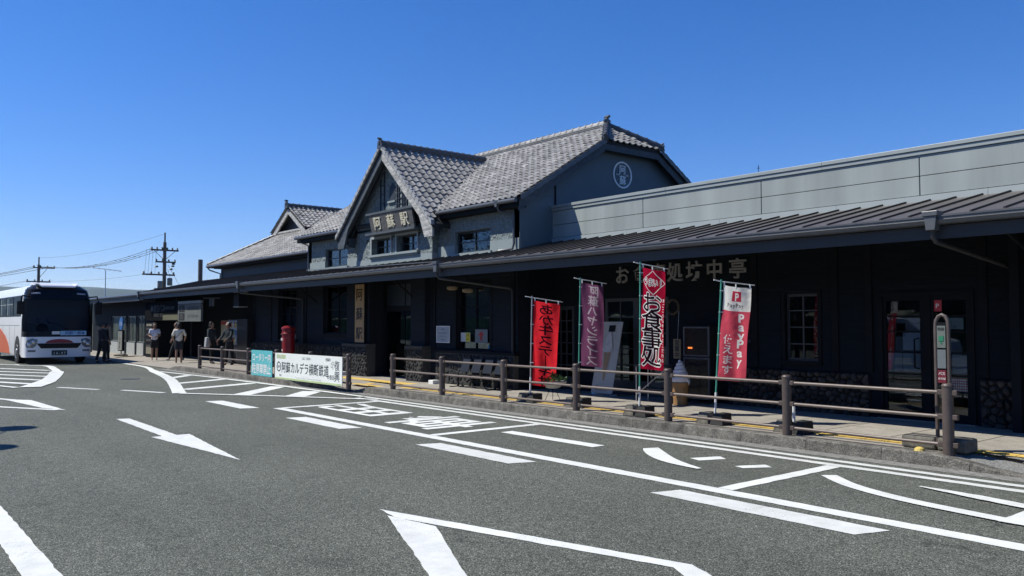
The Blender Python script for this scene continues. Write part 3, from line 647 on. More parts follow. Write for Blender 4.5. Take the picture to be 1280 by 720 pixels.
# --- roofs
TW, TE = .215, .225                                    # tile width, exposure
TP = [(0, .03), (.035, .046), (.07, .03), (.125, .004), (.18, .008), (.224, .03)]
def tile_geo():
    vs = [(u, -.01, v+.036) for u, v in TP]+[(u, TE+.03, v+.006) for u, v in TP]+[(u, -.008, v+.012) for u, v in TP]; n = len(TP)
    fs = [(k, k+1, n+k+1, n+k) for k in range(n-1)]+[(2*n+k, 2*n+k+1, k+1, k) for k in range(n-1)]; return vs, fs
TV, TF = tile_geo(); tme = bpy.data.meshes.new('roof_tile'); tme.from_pydata(TV, [], TF); tme.materials.append(M_TILE); tme.shade_smooth()
try: tme.set_sharp_from_angle(angle=R(38))
except Exception: pass
def lay(parent, org, u, v, nu, nv, inside, single=None, joined_name='tile_field', mt=None):
    """tiles on a slope: u along the eave, v up the slope; single(i, j) says which become parts of their own"""
    u = Vector(u).normalized(); v = Vector(v).normalized(); nrm = u.cross(v)
    if nrm.z < 0: nrm = -nrm
    org = Vector(org); mb = MB(); pm = world_of(parent).inverted(); cnt = 0
    for j in range(nv):
        for i in range(nu):
            c = org+u*((i+.5)*TW)+v*((j+.5)*TE)
            if not inside(c): continue
            jit = rnd.uniform(-.007, .006)
            M = Matrix.Translation(org+u*(i*TW)+v*(j*TE)+nrm*jit) @ Matrix(((u.x, v.x, nrm.x), (u.y, v.y, nrm.y), (u.z, v.z, nrm.z))).to_4x4() @ Matrix.Rotation(rnd.uniform(-.03, .03), 4, 'Z') @ Matrix.Rotation(rnd.uniform(-.02, .02), 4, 'X')
            if single and single(i, j): o = bpy.data.objects.new('roof_tile', tme); C.objects.link(o); o.parent = parent; o.matrix_local = pm @ M; cnt += 1
            else: mb.add([M @ Vector(p) for p in TV], TF)
    if mb.f: o = link(joined_name, mb, mt or M_TILEJ, parent, smooth=True, fixn=False); o['kind'] = 'stuff'
    return cnt
def ridge(parent, a, b, r=.085, h=.13, lump=.24, m=None):
    """stacked ridge: a low wall of flat tiles with round caps laid end to end"""
    a, b = Vector(a), Vector(b); d = (b-a); L = d.length; d.normalize(); s = d.cross(Vector((0, 0, 1))).normalized(); up = s.cross(d)
    mb = MB(); mb.prism([a+s*r*1.25, a-s*r*1.25, a-s*r*1.0+up*h, a+s*r*1.0+up*h], d*L)
    for k in range(1, 3): q = up*(h*k/3); mb.prism([a+q+s*r*1.4, a+q-s*r*1.4, a+q-s*r*1.4+up*.014, a+q+s*r*1.4+up*.014], d*L)
    root = link('ridge', mb, m or M_TILED, parent)
    n = max(1, int(L/lump)); caps = MB()
    for k in range(n):
        p = a+d*(L*k/n)+up*h; q = a+d*(L*(k+1)/n+.01)+up*h; caps.tube([p, p+d*.05, p+d*.051, q], [r*1.16, r*1.16, r*.95, r*.92], 10)
    link('ridge_tiles', caps, m or M_TILED, root, smooth=True)['kind'] = 'stuff'
    return root
def onigawara(parent, p, d, s=1.0):
    """end ornament facing direction d"""
    p = Vector(p); d = Vector(d).normalized(); sd_ = d.cross(Vector((0, 0, 1))).normalized(); U = Vector((0, 0, 1)); out = [(-.17, -.12), (-.2, .02), (-.13, .1), (-.15, .2), (-.06, .24), (0, .33), (.06, .24), (.15, .2), (.13, .1), (.2, .02), (.17, -.12)]
    mb = MB(); mb.prism([p+sd_*x*s+U*z*s for x, z in out], d*.07*s); o = link('ridge_end_ornament', mb, M_TILED, parent, bevel=.008)
    q = MB(); q.tube([p+U*.1*s, p+d*.12*s+U*.1*s], .07*s, 12); q.tube([p+U*.3*s-d*.05*s, p+d*.14*s+U*.31*s], .05*s, 10); link('ornament_boss', q, M_TILED, o, smooth=True)
# main range roof slabs
XL, XR, XT = -25.1, -13.93, -14.85
EXC, EPY, EPZ, ES = -19.35, 11.45, 6.42, .93          # entrance gable: centre line, front plane, ridge height, slope
def ez(x): return EPZ-ES*abs(x-EXC)
EOV = 2.47
cs = math.cos(math.atan(SL)); sn = math.sin(math.atan(SL))
JY0, JY1 = 14.5, 16.5; JZ = mz(JY0)
T = .1
mb = MB()
mb.slab([(XL, EY, EZ), (XR, EY, EZ), (XR, JY0, JZ), (XT, RY, RZ), (XL, RY, RZ)], T)
mb.slab([(XL, 2*RY-EY, EZ), (XL, RY, RZ-.001), (XT, RY, RZ-.001), (XR, JY1, mz(JY1)), (XR, 2*RY-EY, EZ)], T)
mb.slab([(XR, JY0+.002, JZ-.001), (XR, JY1-.002, JZ-.001), (XT-.002, RY, RZ-.002)], T)
roof = link('roof', mb, M_ROOFB, SB)
def in_main(p):
    if abs(p.x-EXC) < EOV+.02 and ez(p.x) > p.z+.02: return False
    if p.x > XR-.02 or p.x < XL: return False
    if p.y > RY-.06: return False
    if p.x > XT and (p.x-XT) > (RY-p.y)/(RY-JY0)*(XR-XT)+.02: return False
    return True
NU = int((XR-XL)/TW)+1; NV = int((RY-EY)/cs/TE)+1
nt = lay(roof, (XL, EY-.03, EZ-.02), (1, 0, 0), (0, cs, sn), NU, NV, in_main, lambda i, j: i > NU-10)
# half-hip tiles at the gable end
hs_ = (RZ-JZ)/(XR-XT); hc = 1/math.sqrt(1+hs_**2)
lay(roof, (XR+.04, JY0-.1, JZ-.03), (0, 1, 0), (-hc, 0, hc*hs_), 10, 6, lambda p: abs(p.y-RY) < (JY1-JY0)/2*(XR-p.x)*0+ (JY1-JY0)/2*(p.x-XT)/(XR-XT)+.05 and p.x > XT, lambda i, j: True)
ridge(roof, (XL-.05, RY, RZ-.02), (XT, RY, RZ-.02), m=M_TILEJ); ridge(roof, (XT, RY, RZ-.02), (XR+.06, JY0-.05, JZ-.03), .07, .1); ridge(roof, (XT, RY, RZ-.02), (XR+.06, JY1+.05, JZ-.03), .07, .1)
onigawara(roof, (XT+.0, RY, RZ+.03), (1, 0, 0), .8)
for yy in (JY0-.05, JY1+.05): onigawara(roof, (XR+.05, yy, JZ+.02), (1, 0, 0), .45)
# rake boards and their tile edging
def board(parent, name, a, b, h, t, m, up=Vector((0, 0, 1)), off=Vector((0, 0, 0))):
    a, b = Vector(a)+off, Vector(b)+off; mb = MB(); mb.prism([a, b, b-up*h, a-up*h], t); return link(name, mb, m, parent)
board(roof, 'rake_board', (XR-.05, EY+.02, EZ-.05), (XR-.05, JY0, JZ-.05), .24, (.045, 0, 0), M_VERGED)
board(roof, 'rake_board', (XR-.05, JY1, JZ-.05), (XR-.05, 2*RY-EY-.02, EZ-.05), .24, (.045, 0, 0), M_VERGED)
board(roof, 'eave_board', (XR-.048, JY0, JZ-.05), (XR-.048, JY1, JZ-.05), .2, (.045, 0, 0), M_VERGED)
mb = MB()
for (ya, yb) in ((EY, JY0), (JY1, 2*RY-EY)):
    n = int(abs(yb-ya)/.2)
    for k in range(n):
        y = ya+(yb-ya)*(k+.5)/n; mb.add([(XR-.02, y-.11, mz(y-.11)+.05), (XR+.07, y-.11, mz(y-.11)+.055), (XR+.07, y+.1, mz(y+.1)+.03), (XR-.02, y+.1, mz(y+.1)+.03), (XR+.07, y-.11, mz(y-.11)-.07), (XR+.07, y+.1, mz(y+.1)-.09)], [(0, 1, 2, 3), (1, 4, 5, 2)])
link('verge_tiles', mb, M_TILED, roof, fixn=False)['kind'] = 'stuff'
mb = MB(); mb.box(XL+.05, XR-.06, EY+.05, 12.02, EZ-.2, EZ-.15); link('soffit', mb, M_DARKT, roof)
for xa, xb in ((XL, EXC-EOV+.1), (EXC+EOV-.15, XR-.02)):
    mb = MB(); mb.box(xa, xb, EY-.005, EY+.03, EZ-.2, EZ-.04); link('eave_board', mb, M_DARKT, roof)
    mb = MB(); mb.tube([(xa, EY-.07, EZ-.05), (xb, EY-.07, EZ-.06)], .05, 12); link('roof_gutter', mb, M_GUT, roof, smooth=True)
def hopper(parent, x, y, z, s=1.0):
    mb = MB(); mb.box(x-.075*s, x+.075*s, y-.07*s, y+.07*s, z-.02*s, z+.03*s); mb.prism([(x-.06*s, y-.055*s, z-.02*s), (x+.06*s, y-.055*s, z-.02*s), (x+.045*s, y-.055*s, z-.16*s), (x-.045*s, y-.055*s, z-.16*s)], (0, .11*s, 0)); return link('hopper', mb, M_GUT, parent, bevel=.006)
mb = MB(); mb.tube([(-14.62, EY-.07, EZ-.12), (-14.62, EY, EZ-.25), (-14.34, 11.94, EZ-.32), (-14.33, 11.94, 3.45), (-14.33, 11.9, 3.33), (-14.7, 11.8, 3.3)], .028, 8); link('downpipe', mb, M_GUT, SB, smooth=True); hopper(SB, -14.62, EY-.07, EZ-.03, .8)
mb = MB(); mb.tube([(-24.9, EY-.07, EZ-.1), (-24.85, EY+.05, EZ-.2), (-24.7, 11.96, EZ-.3), (-24.7, 11.96, 3.4)], .026, 8); link('downpipe', mb, M_GUT, SB, smooth=True)

# --- entrance gable
mb = MB(); bk = 15.3
ecs = 1/math.sqrt(1+ES*ES)
mb.slab([(EXC, EPY, EPZ), (EXC+EOV, EPY, EPZ-ES*EOV), (EXC+EOV, 12.1, EPZ-ES*EOV), (EXC, RY-.35, EPZ)], .11)
mb.slab([(EXC-EOV, EPY, EPZ-ES*EOV), (EXC, EPY, EPZ-.001), (EXC, RY-.35, EPZ-.001), (EXC-EOV, 12.1, EPZ-ES*EOV)], .11)
er = link('gable_roof', mb, M_ROOFB, SB)
def in_e(p):
    return mz(p.y) < p.z+.05 and abs(p.x-EXC) < EOV and p.y > EPY-.05 and p.z < EPZ-.03
u2 = int(4.0/TW); v2 = int(EOV/ecs/TE)+1
nt += lay(er, (EXC+EOV+.02, EPY-.04, EPZ-ES*(EOV+.02)), (0, 1, 0), (-ecs, 0, ecs*ES), u2, v2, in_e, lambda i, j: True)
lay(er, (EXC-EOV-.02, EPY-.04, EPZ-ES*(EOV+.02)), (0, 1, 0), (ecs, 0, ecs*ES), u2, v2, in_e)
ridge(er, (EXC, EPY-.02, EPZ-.02), (EXC, 15.0, EPZ-.02), .08, .12, .2); onigawara(er, (EXC, EPY-.02, EPZ+.02), (0, -1, 0), .62)
# broad bargeboards, flared at the foot
for sgn in (-1, 1):
    def P(t, dz, y=EPY+.02): return (EXC+sgn*t, y, EPZ-ES*t-dz)
    pts = [P(0, .05), P(EOV-.03, .05), (EXC+sgn*(EOV-.03), EPY+.02, EPZ-ES*EOV-.32), (EXC+sgn*(EOV-.38), EPY+.02, EPZ-ES*EOV-.32), P(EOV-.62, .36), P(0, .36)]
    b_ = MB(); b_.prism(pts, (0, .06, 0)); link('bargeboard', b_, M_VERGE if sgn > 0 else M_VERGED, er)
    n = 17; q = MB()
    for k in range(n):
        t0 = EOV*k/n; t1 = EOV*(k+1)/n+.015; a, b = t0, t1
        q.prism([(EXC+sgn*a, EPY-.05, EPZ-ES*a+.055), (EXC+sgn*b, EPY-.05, EPZ-ES*b+.09), (EXC+sgn*b, EPY-.05, EPZ-ES*b-.03), (EXC+sgn*a, EPY-.05, EPZ-ES*a-.05)], (0, .1, 0))
    link('verge_tiles', q, mat('verge_tile_pale', (.33, .33, .32), .5, .2, 9), er)['kind'] = 'stuff'
    # rafters' undersides
    for k in range(1, 3):
        yy = EPY+.02+k*.14; r_ = MB(); r_.prism([(EXC, yy, EPZ-.14), (EXC+sgn*(EOV-.05), yy, EPZ-ES*(EOV-.05)-.14), (EXC+sgn*(EOV-.05), yy, EPZ-ES*(EOV-.05)-.24), (EXC, yy, EPZ-.24)], (0, .05, 0)); link('rafter', r_, M_VERGED, er)
for xx in (EXC-EOV+.32, EXC+EOV-.32):                  # bracket corbels under the eave ends
    q = MB(); q.box(xx-.12, xx+.12, 11.5, 11.84, 4.02, 4.1); q.box(xx-.09, xx+.09, 11.6, 11.84, 3.92, 4.02); q.box(xx-.07, xx+.07, 11.68, 11.84, 3.84, 3.92); link('corbel', q, M_VERGED, SB)
EW = 11.82; XA, XB = -21.28, -17.42
h2 = [(-20.42, -19.42, 3.56, 4.0), (-19.1, -18.1, 3.56, 4.0)]
wall_with_holes('wall', SB, XA, XB, 3.44, 4.05, EW, 12.3, h2, M_STUCCO); mb = MB(); mb.box(XA-.01, XB+.01, EW-.015, 12.3, UZ-.1, 3.44); link('smooth_band', mb, M_SMOOTH, SB)
mb = MB(); mb.prism([(XA, EW, 4.05), (XB, EW, 4.05), (XB, EW, ez(XB)-.12), (EXC, EW, EPZ-.12), (XA, EW, ez(XA)-.12)], (0, .2, 0)); link('gable_wall', mb, M_STUCCO, SB)
mb = MB(); mb.box(XA, XA+.05, EW+.2, 12.05, 3.2, 4.2); mb.box(XB-.05, XB, EW+.2, 12.05, 3.2, 4.2); link('wall', mb, M_STUCCO, SB)
for a, b, c, d in h2:
    window(SB, a, b, c, d, EW, 2, 2, M_WINF, rec=.16, surround=.06, sm=mat('window_moulding', (.3, .325, .33), .7, .1, 8, .2, 60), sill=False)
mb = MB(); mb.box(-20.5, -18.0, EW-.09, EW+.01, 3.49, 3.55); mb.box(-20.46, -18.04, EW-.05, EW+.01, 3.44, 3.49); link('sill', mb, M_SMOOTH, SB)
for x in (-20.6, -19.26, -17.95, -17.5): mb = MB(); mb.tube([(x, EW, 3.99), (x, EW-.06, 3.99), (x, EW-.06, 3.9)], .016, 6); link('iron_hook', mb, M_DARKT, SB)
# lattice under the gable peak
mb = MB()
for x in (-19.95, -19.75, -19.0, -18.82, -18.72, -18.6, -19.1): mb.box(x-.018, x+.018, EW-.03, EW+.005, 4.7, ez(x)-.2)
for z in (4.85, 5.0, 5.15, 5.3): mb.box(-19.1, -18.6, EW-.022, EW+.005, z, z+.02)
for z in (4.95, 5.2, 5.45): mb.box(-19.95, -19.75, EW-.022, EW+.005, z, z+.02)
link('lattice', mb, M_NAVY, SB)
mb = MB(); mb.prism([(-19.5, EW-.012, 4.98), (-19.2, EW-.012, 4.98), (-19.2, EW-.012, 5.35), (-19.35, EW-.012, 5.48), (-19.5, EW-.012, 5.35)], (0, .03, 0)); vt = link('gable_vent', mb, M_NAVY, SB)
mb = MB(); mb.box(-19.54, -19.16, EW-.05, EW, 4.93, 4.98); link('sill', mb, M_SMOOTH, vt)
# name board over the windows
nb = thing('station_name_board', 'tilted grey name board with three pale characters under the entrance gable', 'sign', (-19.1, 11.62, 4.1))
mb = MB(); f = lambda u, v, d: (u, 11.60+(.0)*v+d*.9-.0*d, v)
mb.prism([(-20.12, 11.63, 4.14), (-17.95, 11.63, 4.14), (-17.95, 11.52, 4.62), (-20.12, 11.52, 4.62)], (0, .06, 0)); link('board', mb, mat('weathered_board', (.09, .088, .085), .8, .35, 2, .4, 25, stretch=(1, 4, 5)), nb, bevel=.006)
mb = MB(); mb.box(-20.25, -17.85, 11.5, 11.84, 4.62, 4.68); link('board_cap', mb, M_VERGED, nb); mb = MB(); mb.box(-20.3, -17.8, 11.52, 11.84, 4.07, 4.13); link('board_shelf', mb, M_VERGED, nb)
mb = MB(); f = lambda u, v, d: (-19.03+u, 11.63-(4.38+v-4.14)/.48*.11-.02+d, 4.38+v)
for ch, x in (('阿', -.68), ('蘇', 0), ('駅', .68)): put_glyph(mb, ch, f, x, 0, .4, .37, .006, depth=.02)
link('lettering', mb, M_IVORY, nb)

# --- west wing: hipped roof with a tiled gablet
WW = thing('west_wing', 'lower hip roofed wing of the station with small tiled gablet left of the main gable', 'building', (-30.6, 13.3, .15))
mb = MB(); mb.box(-35.9, -24.78, 13.3, 13.5, .1, 4.05); mb.box(-36.0, -35.8, 13.3, 19, .1, 4.05); mb.box(-35.9, -24.8, 18.8, 19, .1, 4.05); link('wall', mb, M_NAVY, WW)
s2 = .58; wx0, wy0, wz0 = -36.45, 12.9, 4.16; WR = 16.4; wzr = wz0+s2*(WR-wy0)
mb = MB(); mb.slab([(wx0, wy0, wz0), (-24.9, wy0, wz0), (-24.9, WR, wzr), (wx0+WR-wy0, WR, wzr)], .1)
mb.slab([(wx0, wy0, wz0-.001), (wx0+WR-wy0, WR, wzr-.001), (wx0, 2*WR-wy0, wz0-.001)], .1); mb.slab([(wx0, 2*WR-wy0, wz0), (wx0+WR-wy0, WR, wzr-.002), (-24.9, WR, wzr-.002), (-24.9, 2*WR-wy0, wz0)], .1); wr = link('roof', mb, M_ROOFB, WW)
wc = 1/math.sqrt(1+s2*s2)
DX, DYF, DPZ, DS, DO = -32.9, 14.95, 6.58, .62, 1.66
def dz(x): return DPZ-DS*abs(x-DX)
lay(wr, (wx0, wy0-.04, wz0-.02), (1, 0, 0), (0, wc, wc*s2), 49, 18, lambda p: p.x-wx0 > (p.y-wy0)-.05 and p.y < WR and not (abs(p.x-DX) < DO-.1 and p.y > DYF+.3 and dz(p.x) > p.z))
ridge(wr, (wx0, wy0, wz0-.02), (wx0+2.3, wy0+2.3, wz0+s2*2.3), .07, .08); ridge(wr, (-31.2, WR, wzr-.02), (-24.9, WR, wzr-.02), .07, .1)
mb = MB(); mb.tube([(wx0, wy0-.07, wz0-.04), (-24.9, wy0-.07, wz0-.04)], .045, 10); link('roof_gutter', mb, M_GUT, wr, smooth=True)
mb = MB(); mb.tube([(wx0+.1, wy0-.07, wz0-.08), (wx0+.2, wy0, wz0-.2), (-35.95, 13.25, wz0-.35), (-35.95, 13.25, 3.4)], .03, 8); link('downpipe', mb, M_GUT, WW, smooth=True)
mb = MB(); mb.box(-35.9, -24.9, 12.95, 13.32, 4.0, 4.05); link('soffit', mb, M_DARKT, wr)
mb = MB(); mb.slab([(DX, DYF, DPZ), (DX+DO, DYF, DPZ-DS*DO), (DX+DO, 17.6, DPZ-DS*DO), (DX, 17.6, DPZ)], .08); mb.slab([(DX-DO, DYF, DPZ-DS*DO), (DX, DYF, DPZ-.001), (DX, 17.6, DPZ-.001), (DX-DO, 17.6, DPZ-DS*DO)], .08); dg_ = link('gablet_roof', mb, M_ROOFB, WW)
dc = 1/math.sqrt(1+DS*DS)
lay(dg_, (DX+DO, DYF-.03, dz(DX+DO)), (0, 1, 0), (-dc, 0, dc*DS), 11, 9, lambda p: p.z < DPZ-.02); lay(dg_, (DX-DO, DYF-.03, dz(DX+DO)), (0, 1, 0), (dc, 0, dc*DS), 11, 9, lambda p: p.z < DPZ-.02)
ridge(dg_, (DX, DYF-.03, DPZ-.02), (DX, 17.5, DPZ-.02), .075, .1); onigawara(dg_, (DX, DYF-.03, DPZ+.02), (0, -1, 0), .75)
for sgn in (-1, 1):
    mb = MB(); mb.prism([(DX, DYF+.02, DPZ-.04), (DX+sgn*DO, DYF+.02, DPZ-DS*DO-.04), (DX+sgn*DO, DYF+.02, DPZ-DS*DO-.2), (DX+sgn*(DO-.35), DYF+.02, DPZ-DS*DO-.12), (DX, DYF+.02, DPZ-.3)], (0, .06, 0)); link('bargeboard', mb, M_VERGE, dg_)
mb = MB(); mb.box(DX-DO+.1, DX+DO-.1, DYF+.05, DYF+.2, 5.5, 5.58); link('gablet_sill', mb, M_VERGE, dg_)
mb = MB(); mb.prism([(DX-DO+.2, DYF+.35, 5.2), (DX+DO-.2, DYF+.35, 5.2), (DX+DO-.2, DYF+.35, dz(DX+DO-.2)-.08), (DX, DYF+.35, DPZ-.1), (DX-DO+.2, DYF+.35, dz(DX+DO-.2)-.08)], (0, .06, 0)); link('gablet_wall', mb, M_NAVY, dg_)

# ------------------------------------------------------------------ restaurant wing
RW = thing('restaurant_wing', 'long low wing with pale parapet panels, dark boards and fieldstone base', 'building', (-8, 13, .15))
holes = [(-8.14, -7.52, 1.0, 2.16), (-6.47, -5.03, .1, 2.14), (-14.2, -13.45, .1, 2.05), (-12.5, -10.75, .1, 2.2), (-9.35, -8.85, 1.3, 2.2)]
wall_with_holes('wall', RW, -14.235, 7, .1, 3.42, 13, 13.25, holes, M_DARKW, (.86, 3.3, .125, M_DARKW))
mb = MB(); mb.box(6.8, 7, 13.25, 21, .1, 4.2); mb.box(-14.2, 7, 20.8, 21, .1, 4.2); mb.box(-14.1, 6.9, 13.3, 20.8, 4.1, 4.16); link('wall', mb, M_DARKW, RW)
window(RW, -8.14, -7.52, 1.0, 2.16, 13, 2, 4, M_WINF, rec=.05, surround=.07, sm=M_DARKT, bars=.012, back=.8)
window(RW, -9.35, -8.85, 1.3, 2.2, 13, 2, 2, M_WINF, rec=.05, surround=.05, sm=M_DARKT, bars=.012)
for x in (-8.75, -7.2, -6.62, -4.9, -4.35, -2): mb = MB(); mb.box(x-.06, x+.06, 12.955, 13, .86, 3.35); link('corner_board', mb, M_DARKT, RW)
# fieldstone base: every stone a part
for (a, b, s_) in ((-9.3, -6.62, 21), (-4.95, -4.42, 22)):
    mb = MB(); mb.box(a, b, 12.94, 13.0, .1, .82); q = link('plinth', mb, M_MORTARD, RW); random_stones(RW, a+.01, b-.01, .14, .83, 12.95, .125, M_STONE, 'stone', True, .07, s_)
mb = MB(); mb.box(-4.3, 7, 12.92, 13.0, .1, .82); q = link('plinth', mb, M_MORTARD, RW); random_stones(q, -4.3, 7, .14, .82, 12.95, .14, M_STONEJ, 'stonework', False, .06, 9)
mb = MB(); mb.box(-4.42, -4.3, 12.6, 13.0, .1, 3.3); link('pier', mb, M_DARKT, RW)
# glazed double door
door = MB(); a, b, c, d = -6.47, -5.03, .15, 2.14
for x0, x1 in ((a, a+.07), (b-.07, b)): door.box(x0, x1, 12.97, 13.1, c, d)
door.box(a+.07, b-.07, 12.972, 13.098, d-.06, d); dmain = link('door', door, M_DARKT, RW)
mb = MB(); mb.box(a-.02, b+.02, 12.9, 13.1, .1, .16); link('threshold', mb, mat('threshold', (.25, .24, .22), .6), dmain)
for (xa, xb) in ((-6.4, -5.77), (-5.66, -5.1)):
    st = MB(); st.box(xa, xa+.05, 13.0, 13.05, .16, 2.08); st.box(xb-.05, xb, 13.0, 13.05, .16, 2.08); st.box(xa+.05, xb-.05, 13.001, 13.051, .16, .28); st.box(xa+.05, xb-.05, 13.001, 13.051, 2.0, 2.08)
    for z in (.62, .86, 1.2, 1.52, 1.76): st.box(xa+.05, xb-.05, 13.004, 13.046, z-.012, z+.012)
    link('door_leaf', st, M_DARKT, dmain)
    zs = [.28, .62, .86, 1.2, 1.52, 1.76, 2.0]
    for z0, z1 in zip(zs, zs[1:]):
        p = MB(); p.box(xa+.045, xb-.045, 13.02, 13.026, z0+.01, z1-.01); link('pane', p, M_GLASSC, dmain)
mb = MB(); mb.box(-5.77, -5.66, 12.985, 13.06, .16, 2.1); link('mullion', mb, M_DARKT, dmain)
mb = MB(); mb.tube([(-5.84, 12.99, .95), (-5.88, 12.93, .97), (-5.88, 12.93, 1.4), (-5.84, 12.99, 1.42)], .013, 8); link('handle', mb, M_DARKT, dmain, smooth=True)
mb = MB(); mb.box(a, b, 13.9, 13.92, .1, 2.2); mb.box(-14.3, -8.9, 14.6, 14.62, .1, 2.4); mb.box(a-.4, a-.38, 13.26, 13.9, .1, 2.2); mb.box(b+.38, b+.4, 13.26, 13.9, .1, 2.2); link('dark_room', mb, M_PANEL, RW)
M_FILM = mat('pale_film', (.2, .25, .3), .5, .1, 3)
for (xa, xb, z0, z1) in ((-6.34, -6.12, .89, 1.18), (-6.11, -5.83, .89, 1.18), (-6.1, -5.82, 1.23, 1.5), (-5.6, -5.4, .89, 1.18), (-5.37, -5.16, .89, 1.18), (-5.61, -5.42, 1.23, 1.5)):
    mb = MB(); mb.box(xa, xb, 13.03, 13.034, z0, z1); tag(link('paper_sheet', mb, M_FILM, dmain))
mb = MB(); mb.box(-5.5, -5.14, 13.028, 13.032, .62, .83); q = link('calendar_sheet', mb, mat('calendar_red', (.5, .1, .12), .6), dmain)
mb = MB()
for i in range(11):
    for j in range(5): mb.box(-5.48+i*.031, -5.46+i*.031, 13.024, 13.027, .64+j*.038, .665+j*.038)
link('calendar_boxes', mb, mat('calendar_white', (.55, .5, .5), .6), q)['kind'] = 'stuff'
mb = MB(); mb.box(-5.62, -5.5, 13.012, 13.018, 1.83, 2.0); q = link('payment_sticker', mb, mat('sticker_red', (.42, .03, .05), .5), dmain); mb = MB(); put_glyph(mb, 'P', facing_front(-5.56, 13.009, 1.915), 0, 0, .1, .1, .015); link('lettering', mb, M_WHITE, q, fixn=False)
mb = MB(); mb.box(-5.46, -5.2, 13.03, 13.034, 1.56, 1.73); q = link('notice_sheet', mb, mat('paper_grey', (.3, .32, .33), .6), dmain)
mb = MB(); row_text(mb, '→', facing_front(-5.33, 13.026, 0), 0, 1.6, .06); link('lettering', mb, M_INK, q, fixn=False)
# lattice door by the corner, and the dark sliding door behind the banners
def lattice_door(x0, x1, z0, z1, cols, rws):
    mb = MB(); mb.box(x0, x0+.07, 12.99, 13.05, z0, z1); mb.box(x1-.07, x1, 12.99, 13.05, z0, z1); mb.box(x0+.07, x1-.07, 12.991, 13.049, z1-.07, z1); mb.box(x0+.07, x1-.07, 12.991, 13.049, z0, z0+.3); dl = link('door', mb, mat('door_grey', (.035, .037, .04), .5), RW)
    for i in range(1, cols): x = x0+.07+(x1-x0-.14)*i/cols; m_ = MB(); m_.box(x-.012, x+.012, 12.995, 13.045, z0+.3, z1-.07); link('glazing_bar', m_, mat('door_grey', None), dl)
    for j in range(1, rws): z = z0+.3+(z1-z0-.37)*j/rws; m_ = MB(); m_.box(x0+.07, x1-.07, 12.998, 13.042, z-.012, z+.012); link('glazing_bar', m_, mat('door_grey', None), dl)
    m_ = MB(); m_.box(x0+.06, x1-.06, 13.02, 13.025, z0+.29, z1-.06); link('pane', m_, M_GLASS, dl)
lattice_door(-14.18, -13.47, .15, 2.03, 3, 6)
for i, xa in enumerate((-12.5, -11.63)): lattice_door(xa, xa+.87, .15, 2.18, 2, 5)
# parapet: panels in two courses with open joints, flashing, two-step cap
JX = [-14.2, -11.42, -8.6, -5.78, -2.96, -.14, 2.68, 5.5, 7.0]
for a, b in zip(JX, JX[1:]):
    for z0, z1 in ((3.625, 3.92), (3.93, 4.245)):
        mb = MB(); mb.box(a+.008, b-.008, 13.0, 13.08, z0, z1); link('parapet_panel', mb, M_PARA, RW, bevel=.004)
mb = MB(); mb.box(-14.2, 7, 13.04, 13.2, 3.4, 4.24); link('parapet_core', mb, M_DARKT, RW)
for a in [-14.19+i*3.4 for i in range(6)]:
    b = min(7, a+3.396); mb = MB(); mb.box(a, b, 12.975, 13.05, 4.253, 4.316); mb.box(a, b, 12.957, 13.06, 4.322, 4.385); link('parapet_cap', mb, M_CAP, RW, bevel=.004)
for a in [-14.19+i*2.35 for i in range(9)]:
    b = min(7, a+2.345); mb = MB(); mb.prism([(a, 12.99, 3.5), (a, 12.955, 3.5), (a, 12.967, 3.612), (a, 12.99, 3.618)], (b-a, 0, 0)); link('flashing', mb, M_CAP, RW)
mb = MB(); mb.tube([(-8.75, 13.15, 4.38), (-8.75, 13.15, 4.56)], .006, 5); mb.tube([(-8.78, 13.15, 4.5), (-8.72, 13.15, 4.5)], .005, 5); link('roof_pin', mb, M_DARKT, RW)

# ------------------------------------------------------------------ the long canopy
CP = thing('canopy', 'long low canopy with dark standing seam roof running along the station front', 'canopy', (-16, 10.6, .15))
GY = 10.62; GZ = 3.0; CS = (3.53-GZ)/(13-GY)
def cz(y): return GZ+CS*(y-GY)
CX0, CX1 = -38.35, 6.0
mb = MB(); mb.prism([(CX0, GY+.02, cz(GY)-.03), (CX0, 12.0, cz(12)-.03), (CX0, 12.0, cz(12)-.13), (CX0, GY+.02, GZ-.14)], (CX1-CX0, 0, 0))
mb.prism([(-14.2, 12.001, cz(12)-.03), (-14.2, 13.05, cz(13.05)-.03), (-14.2, 13.05, cz(13.05)-.13), (-14.2, 12.001, cz(12)-.13)], (CX1+14.2, 0, 0))
mb.prism([(CX0, 12.001, cz(12)-.03), (CX0, 13.3, cz(13.3)-.03), (CX0, 13.3, cz(13.3)-.13), (CX0, 12.001, cz(12)-.13)], (-24.8-CX0, 0, 0)); link('deck', mb, M_DARKT, CP)
PW = .372
def panel_mesh(y1, name):
    mb = MB(); y0 = GY-.03; mb.prism([(0, y0, cz(y0)-.022), (PW-.004, y0, cz(y0)-.022), (PW-.004, y0, cz(y0)), (0, y0, cz(y0))], (0, 0, 0)) if False else None
    mb = MB(); a = y0 = GY-.03
    mb.add([(0, a, cz(a)), (PW-.002, a, cz(a)), (PW-.002, y1, cz(y1)), (0, y1, cz(y1)), (0, a, cz(a)-.03), (PW-.002, a, cz(a)-.03)], [(0, 1, 2, 3), (0, 4, 5, 1)])
    mb.add([(-.012, a+.03, cz(a)+.001), (.012, a+.03, cz(a)+.001), (.012, a+.03, cz(a)+.028), (-.012, a+.03, cz(a)+.028), (-.012, y1, cz(y1)+.001), (.012, y1, cz(y1)+.001), (.012, y1, cz(y1)+.028), (-.012, y1, cz(y1)+.028)],
           [(0, 1, 2, 3), (3, 2, 6, 7), (0, 3, 7, 4), (1, 5, 6, 2)]); mb.m[-4:] = [1]*4
    return mb
P13 = P12 = None; x = CX0
